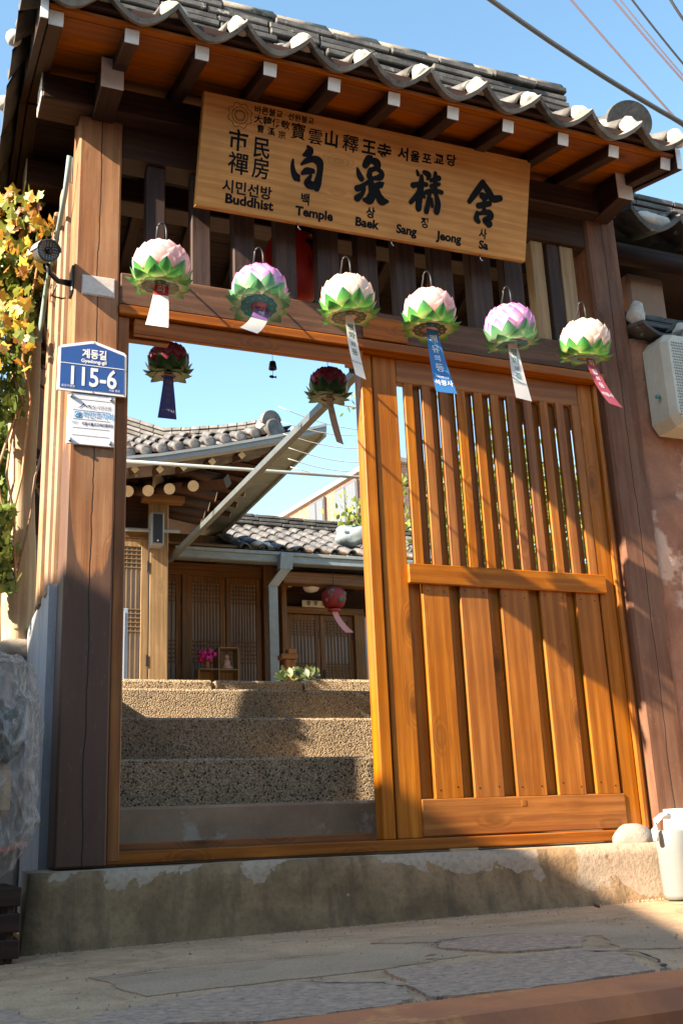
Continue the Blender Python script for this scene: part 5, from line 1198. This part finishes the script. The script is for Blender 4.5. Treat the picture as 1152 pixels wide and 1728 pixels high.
lathe('vase', [(.022, 0), (.030, .03), (.022, .07), (.028, .10)], (vp.x, 6.46, zt1+.001), flat('vase_red', (.35, .12, .08), .3), vas, 12)
for k in range(16): blob((vp.x+R.uniform(-.07, .07), 6.46+R.uniform(-.05, .05), zt1+.145+R.uniform(-.04, .045)), .026, 'blossom', PAPM if k else globals().setdefault('PAPM', flat('magenta_blossom', (.55, .03, .25), .5)), vas, seed=k, amp=.3)
bu = empty('buddha_figurine', A(385, 1128, 6.46), 'small seated pinkish Buddha figurine on the upper shelf compartment', 'figurine'); bx = (xm+xb)/2
skin = flat('figurine_stone', (.48, .30, .23), .6)
lathe('body', [(.062, 0), (.066, .018), (.045, .032), (.036, .060), (.040, .085), (.024, .100), (.012, .106)], (bx, 6.46, zt1+.001), skin, bu, 14); lathe('head', [(.010, 0), (.022, .012), (.025, .030), (.018, .046), (.009, .052), (.008, .060)], (bx, 6.46, zt1+.104), skin, bu, 12)
pt = empty('small_jar', (bx-.01, 6.42, zb), 'tiny pale green jar in the lower right shelf compartment', 'jar'); lathe('jar_body', [(.02, 0), (.034, .02), (.030, .05), (.016, .06)], (bx-.01, 6.42, zb+.1), flat('celadon', (.40, .44, .26), .3), pt, 12); span('jar_stand', (bx-.04, bx+.02), (6.40, 6.46), (zb+.002, zb+.099), M['hanok_x'], pt, .002)
lf = empty('leafy_plant', A(500, 1144, 2.25), 'low dark green leafy plant at the courtyard edge', 'plant')
for k in range(70):
    p = A(R.uniform(468, 535), R.uniform(1135, 1149), R.uniform(2.15, 2.4)); link('leaf', bpy.data.meshes.get('plant_leaf') or mesh('plant_leaf', *leaf_shape(.07, False), LD), lf, (p.x, p.y, max(p.z, .87)), (R.uniform(.1, 1.4), R.uniform(-.5, .5), R.uniform(-2, 2)))
wdp = empty('carved_stand', A(487, 1120, 5.6), 'reddish wooden stand with a stepped top beside the downspout', 'stand'); p = A(487, 1110, 5.6)
span('leg', (p.x-.05, p.x+.05), (5.55, 5.65), (.86, p.z-.02), M['hanok_z'], wdp, .006); span('top', (p.x-.09, p.x+.07), (5.53, 5.67), (p.z-.018, p.z+.03), M['hanok_x'], wdp, .006); span('top', (p.x-.02, p.x+.06), (5.54, 5.66), (p.z+.031, p.z+.08), M['hanok_x'], wdp, .006)
sc = empty('ceiling_lamp', A(525, 993, 6.6), 'round white glass ceiling lamp under the rear eave', 'lamp'); p = A(525, 992, 6.6)
lathe('glass_bowl', [(.02, -.05), (.07, -.035), (.095, 0), (.09, .02), (.05, .03)], p, flat('milk_glass', (.80, .80, .78), .2), sc, 18); lathe('lamp_base', [(.06, .03), (.06, .10)], p, M['cream'], sc, 14)
pr = empty('paper_lantern', A(563, 1010, 6.35), 'red silk lantern with green lotus drawing and pink tassel under the rear eave', 'lantern'); p = A(563, 1008, 6.35)
lathe('lantern_body', [(.04, -.12), (.105, -.10), (.135, -.02), (.125, .05), (.08, .10), (.03, .11)], p, silk_shaded, pr, 20); lathe('rim', [(.06, -.155), (.075, -.14), (.06, -.128)], p, flat('rim_red', (.35, .03, .03), .5), pr, 16)
tube('hanging_wire', [p+Vector((0, 0, .13)), p+Vector((0, 0, .55))], .004, M['wire'], pr, 5)
for k in range(9): a = R.uniform(-1, 1); blob(p+Vector((.12*math.sin(a), -.130*math.cos(a)*.98, R.uniform(-.06, .06))), .022, 'lotus_drawing', flat('lotus_green', (.03, .10, .05), .6) if k == 0 else bpy.data.materials['lotus_green'], pr, seed=k, squash=(1, .25, 1), amp=.3)
tassel(pr, tuple(p+Vector((.0, -.02, -.16))), .30, .06, .10, lb((.06, .10), (0, 0), (-.22, 0)), paper('tassel_pink', (.72, .36, .38), (.72, .36, .38), .3), [], INK['white'])
rp = empty('roof_planter', A(598, 905, 6.6), 'yellow-green plant in a blue-grey sheet wrapped pot on the rear roof', 'planter'); p = A(598, 905, 6.6)
blob(p, .17, 'wrapped_pot', flat('blue_grey_sheet', (.20, .25, .27), .4), rp, seed=14, squash=(1.15, .8, .72), amp=.22)
for k in range(120):
    q_ = p+Vector((R.gauss(0, .12), R.gauss(0, .08), .12+abs(R.gauss(0, .11)))); link('leaf', bpy.data.meshes.get('pot_leaf') or mesh('pot_leaf', *leaf_shape(.07, False), LG), rp, q_, lrot())
# ---- steel frame over the courtyard
sb = empty('steel_beam', A(598, 632, 1.05), 'grey painted square steel beam slanting back over the courtyard', 'beam')
pa, pe = A(590, 640, 1.05), A(288, 946, 5.1); pe = Vector((pe.x, pe.y, pa.z+.0)); pe = Vector((pa.x-.05, 5.2, pa.z))
d = pe-pa; w = .023
V, F = [], []
for p in (pa+d*-.03, pe): V += [p+Vector((-w, 0, -w)), p+Vector((w, 0, -w)), p+Vector((w, 0, w)), p+Vector((-w, 0, w))]
F = [(0, 1, 2, 3), (7, 6, 5, 4)] + [(i, i+4, (i+1) % 4+4, (i+1) % 4) for i in range(4)]
mobj('beam_tube', V, F, M['beam'], sb); span('end_bracket', (pa.x-.06, pa.x+.09), (pa.y-.14, pa.y-.125), (pa.z-.03, pa.z+.10), M['metal'], sb, .004)
pi_ = tube('crossing_pipe', [A(150, 774, 3.6), A(612, 806, 3.6), A(900, 826, 3.6)], .014, M['metal'], None, 10); tag(pi_, 'thin grey steel pipe crossing the courtyard level with the left eave', 'pipe')
# garland wires with dry tendrils
for i, (ya, yb) in enumerate(((676, 720), (702, 726), (722, 748), (744, 772), (764, 786), (778, 794))):
    pa_ = A(470+i*4, ya+10, 3.7); pb_ = A(640, yb+8, 3.7); pts = [pa_.lerp(pb_, k/8)-Vector((0, 0, .05*math.sin(math.pi*k/8))) for k in range(9)]
    o = tube('garland_wire', pts, .004, flat('thin_wire', (.42, .42, .40), .4) if i == 0 else bpy.data.materials['thin_wire'], None, 5)
    tag(o, ('topmost', 'second', 'third', 'fourth', 'fifth', 'lowest')[i]+' of the thin slack wires strung across the courtyard sky', 'wire', 'slack wires over the courtyard')
vt = empty('vine_twig', A(600, 680, 2.6), 'thin hanging vine twig with small leaves at the edge of the opening', 'twig')
tube('stem', [A(x, y, 2.6) for x, y in ((640, 700), (612, 690), (590, 686), (572, 683), (558, 672))], .004, M['side_z'], vt, 5)
for k in range(22): link('leaf', bpy.data.meshes.get('twig_leaf') or mesh('twig_leaf', *leaf_shape(.045, False), LG), vt, A(R.uniform(565, 640), R.uniform(664, 705), 2.6), lrot())
# ---- brick flats behind
bf = empty('brick_flats', (8, 16, 0), 'pinkish brick block of flats with steel windows beyond the rear roof', 'building')
e1, e2 = Vector((7.388, 14.0, 0)), Vector((6.90, 17.6, 0)); dv = (e2-e1).normalized(); nrm = Vector((-dv.y, dv.x, 0)); nrm = nrm if nrm.x < 0 else -nrm
brick = nodes('flats_brick'); mt, n, b = brick; v = coords(n)[2]; 
bt = nd(n, 'TexBrick', {'Vector': nd(n, 'Mapping', {'Vector': v, 'Rotation': (math.pi/2, 0, 0)}).outputs[0], 'Color1': (.27, .145, .10, 1), 'Color2': (.22, .12, .085, 1), 'Mortar': (.30, .23, .19, 1), 'Scale': 4.0}); n.links.new(bt.outputs[0], b.inputs['Base Color'])
def fl(t, z, o=0.0): return e1 + dv*t - nrm*0 + nrm*o + Vector((0, 0, z))
P = [fl(-.5, 2), fl(4.2, 2), fl(4.2, 6.93), fl(-.5, 6.93)]; V, F = prism(P, -nrm*3); mobj('wall', V, F, mt, bf)
V, F = prism([fl(-.6, 6.93, .08), fl(4.3, 6.93, .08), fl(4.3, 7.02, .08), fl(-.6, 7.02, .08)], -nrm*3.4); mobj('parapet', V, F, M['concrete_grey'], bf)
fr = flat('window_frame_dark', (.10, .10, .11), .4); gl = flat('flats_glass', (.12, .14, .16), .25)
def ray_wall(px, py):                                              # where a sight line meets the facade
    d_ = (at(px, py, 5)-CAM); t = (e1-CAM).dot(nrm)/d_.dot(nrm); p = CAM+d_*t; return (p-e1).dot(dv), p.z
for a_, b_ in (((569, 818), (609, 868)), ((526, 845), (552, 872))):
    t0, z1 = ray_wall(*a_); t1, z0 = ray_wall(*b_); t0, t1 = sorted((t0, t1)); z0, z1 = 6.0 if z0 > 6 else z0, ray_wall(b_[0], a_[1])[1]*.5+z1*.5
    V, F = prism([fl(t0, z0, .02), fl(t1, z0, .02), fl(t1, z1, .02), fl(t0, z1, .02)], nrm*.05); w_ = mobj('window', V, F, fr, bf)
    for k in range(2):
        ta = t0+(t1-t0)*(k*.5)+.04; tb_ = t0+(t1-t0)*(k*.5+.5)-.04; V, F = prism([fl(ta, z0+.05, .071), fl(tb_, z0+.05, .071), fl(tb_, z1-.05, .071), fl(ta, z1-.05, .071)], nrm*.012); mobj('pane', V, F, gl, w_)
# ---- tree seen through the door slats
LT = leafmat('garden_leaf', (.06, .10, .02), (.20, .25, .04))
def tree(x, y, z0, h, rx, n_, label, cat='tree', seed=1):
    rr = random.Random(seed); t = empty('garden_tree', (x, y, z0), label, cat)
    tube('trunk', [(x, y, z0), (x+.04, y, z0+h*.3), (x-.03, y+.05, z0+h*.55), (x+.05, y, z0+h*.85)], [.07, .055, .04, .015], M['side_z'], t, 8)
    for k in range(7):
        a = rr.uniform(0, 6.28); b0 = z0+h*rr.uniform(.35, .7); tube('limb', [(x, y, b0), (x+.5*rx*math.cos(a), y+.4*rx*math.sin(a), b0+.25), (x+.9*rx*math.cos(a), y+.8*rx*math.sin(a), b0+.5)], [.03, .018, .006], M['side_z'], t, 6)
    cl = [(rr.gauss(0, .5)*rx, rr.gauss(0, .5)*rx*.8, h*(.60+rr.gauss(0, .2))) for _ in range(26)]
    P = []
    for k in range(n_):
        c = rr.choice(cl); p = Vector((x+c[0]+rr.gauss(0, .16), y+c[1]+rr.gauss(0, .16), z0+c[2]+rr.gauss(0, .15))); V, F = leaf_shape(rr.uniform(.05, .09), False); rm = Euler((rr.uniform(0, 3), rr.uniform(0, 3), rr.uniform(0, 6))).to_matrix(); P.append(([p+rm @ Vector(q) for q in V], F))
    V, F = merge(P); o = mobj('crown', V, F, LT, t); o['kind'] = 'stuff'
tree(3.5, 2.9, .86, 2.3, .75, 3000, 'yellow-green leafy garden tree behind the door slats')
tree(4.6, 4.3, .86, 2.2, .8, 2200, 'smaller leafy garden tree further back behind the door slats', seed=4)
ww = empty('garden_wall', (4.5, 5.2, .86), 'whitewashed garden wall with dark coping behind the door slats', 'wall'); span('wall_face', (4.3, 9), (5.0, 5.2), (.86, 2.2), M['plaster'], ww, .01); span('coping', (4.25, 9), (4.95, 5.25), (2.2, 2.3), M['tile_dark'], ww, .01)

# ================================================================== OVERHEAD CABLES
def cable(p, q, y0, y1, r, mt, label, sag=.10):
    a, b = at(*p, y0), at(*q, y1); d = b-a; a2, b2 = a-d*1.6, b+d*.9; pts = []
    for k in range(25):
        t = k/24; f = (t*3.5-1.6); pts.append(a2.lerp(b2, t)+Vector((0, 0, sag*4*(f*f-f)*.5)))
    o = tube('overhead_cable', pts, r, mt, None, 6); return tag(o, label, 'cable')
cable((828, 0), (1152, 209), 2, 2, .022, M['cable'], 'thickest grey overhead cable passing just above the round ridge tile', .09)
cable((832, 2), (1152, 214), 2, 2.02, .005, M['cable'], 'thin wire lashed along the thickest overhead cable', .05)
cable((963, 0), (1152, 214), 2.1, 2.1, .010, M['cable2'], 'single purplish overhead cable right of the thick cable', .02)
cable((1035, 0), (1152, 136), 2.2, 2.2, .010, M['cable2'], 'left purplish cable of the close overhead pair', .02)
cable((1046, 0), (1152, 128), 2.2, 2.2, .007, M['cable2'], 'right thinner cable of the close overhead pair', .02)
cable((1066, 0), (1152, 108), 2.3, 2.3, .010, M['wire'], 'black overhead cable right of the purplish pair', .02)
cable((1126, -8), (1152, 33), 2.4, 2.4, .014, M['wire'], 'black overhead cable in the far upper right corner', .02)

# ================================================================== UNSEEN HOUSE ADDED (casts the shade on the foot of the gate)
ob = empty('shade_house', (-8, -1, -.5), 'unseen plain plastered house added left of the gate to shade its foot', 'house')
RAKE = [(-12, 2.2), (-3.0, 4.4), (-1.9, 4.85), (-1.5, 4.78), (-1.2, 4.74), (-.75, 4.72), (-.3, 4.55), (1.3, 4.0), (4, 3.0)]  # outline shaped to place the shadow edge on gate and pavement
V, F = prism([(-6, y, z) for y, z in RAKE] + [(-6, 4, -.5), (-6, -12, -.5)], (-6, 0, 0)); mobj('wall', V, F, M['stucco_plain'], ob)
oh = empty('sky_blocker_house', (3, -9, -.5), 'unseen brick house added across the lane to cut down the sky light', 'house')  # house out of view, added to hold back sky light
V, F = prism([(-7, -8.0, -.54), (16, -8.0, -.54), (16, -8.0, 3.1), (-7, -8.0, 3.1)], (0, -5, 0)); mobj('wall', V, F, mat('lane_brick', (.36, .19, .11), (.28, .14, .085), 6, .85, .3), oh)
V, F = prism([(-7.4, -7.5, 3.1), (16.4, -7.5, 3.1), (16.4, -10.5, 4.3), (-7.4, -10.5, 4.3)], (0, -.1, .18)); mobj('roof', V, F, M['tile_dark'], oh)
for x in (-4, 0, 5, 9, 13): span('window', (x-.7, x+.7), (-8.03, -7.98), (1.0, 2.2), flat('lane_glass', (.2, .22, .24), .1) if x == -4 else bpy.data.materials['lane_glass'], oh, .004)
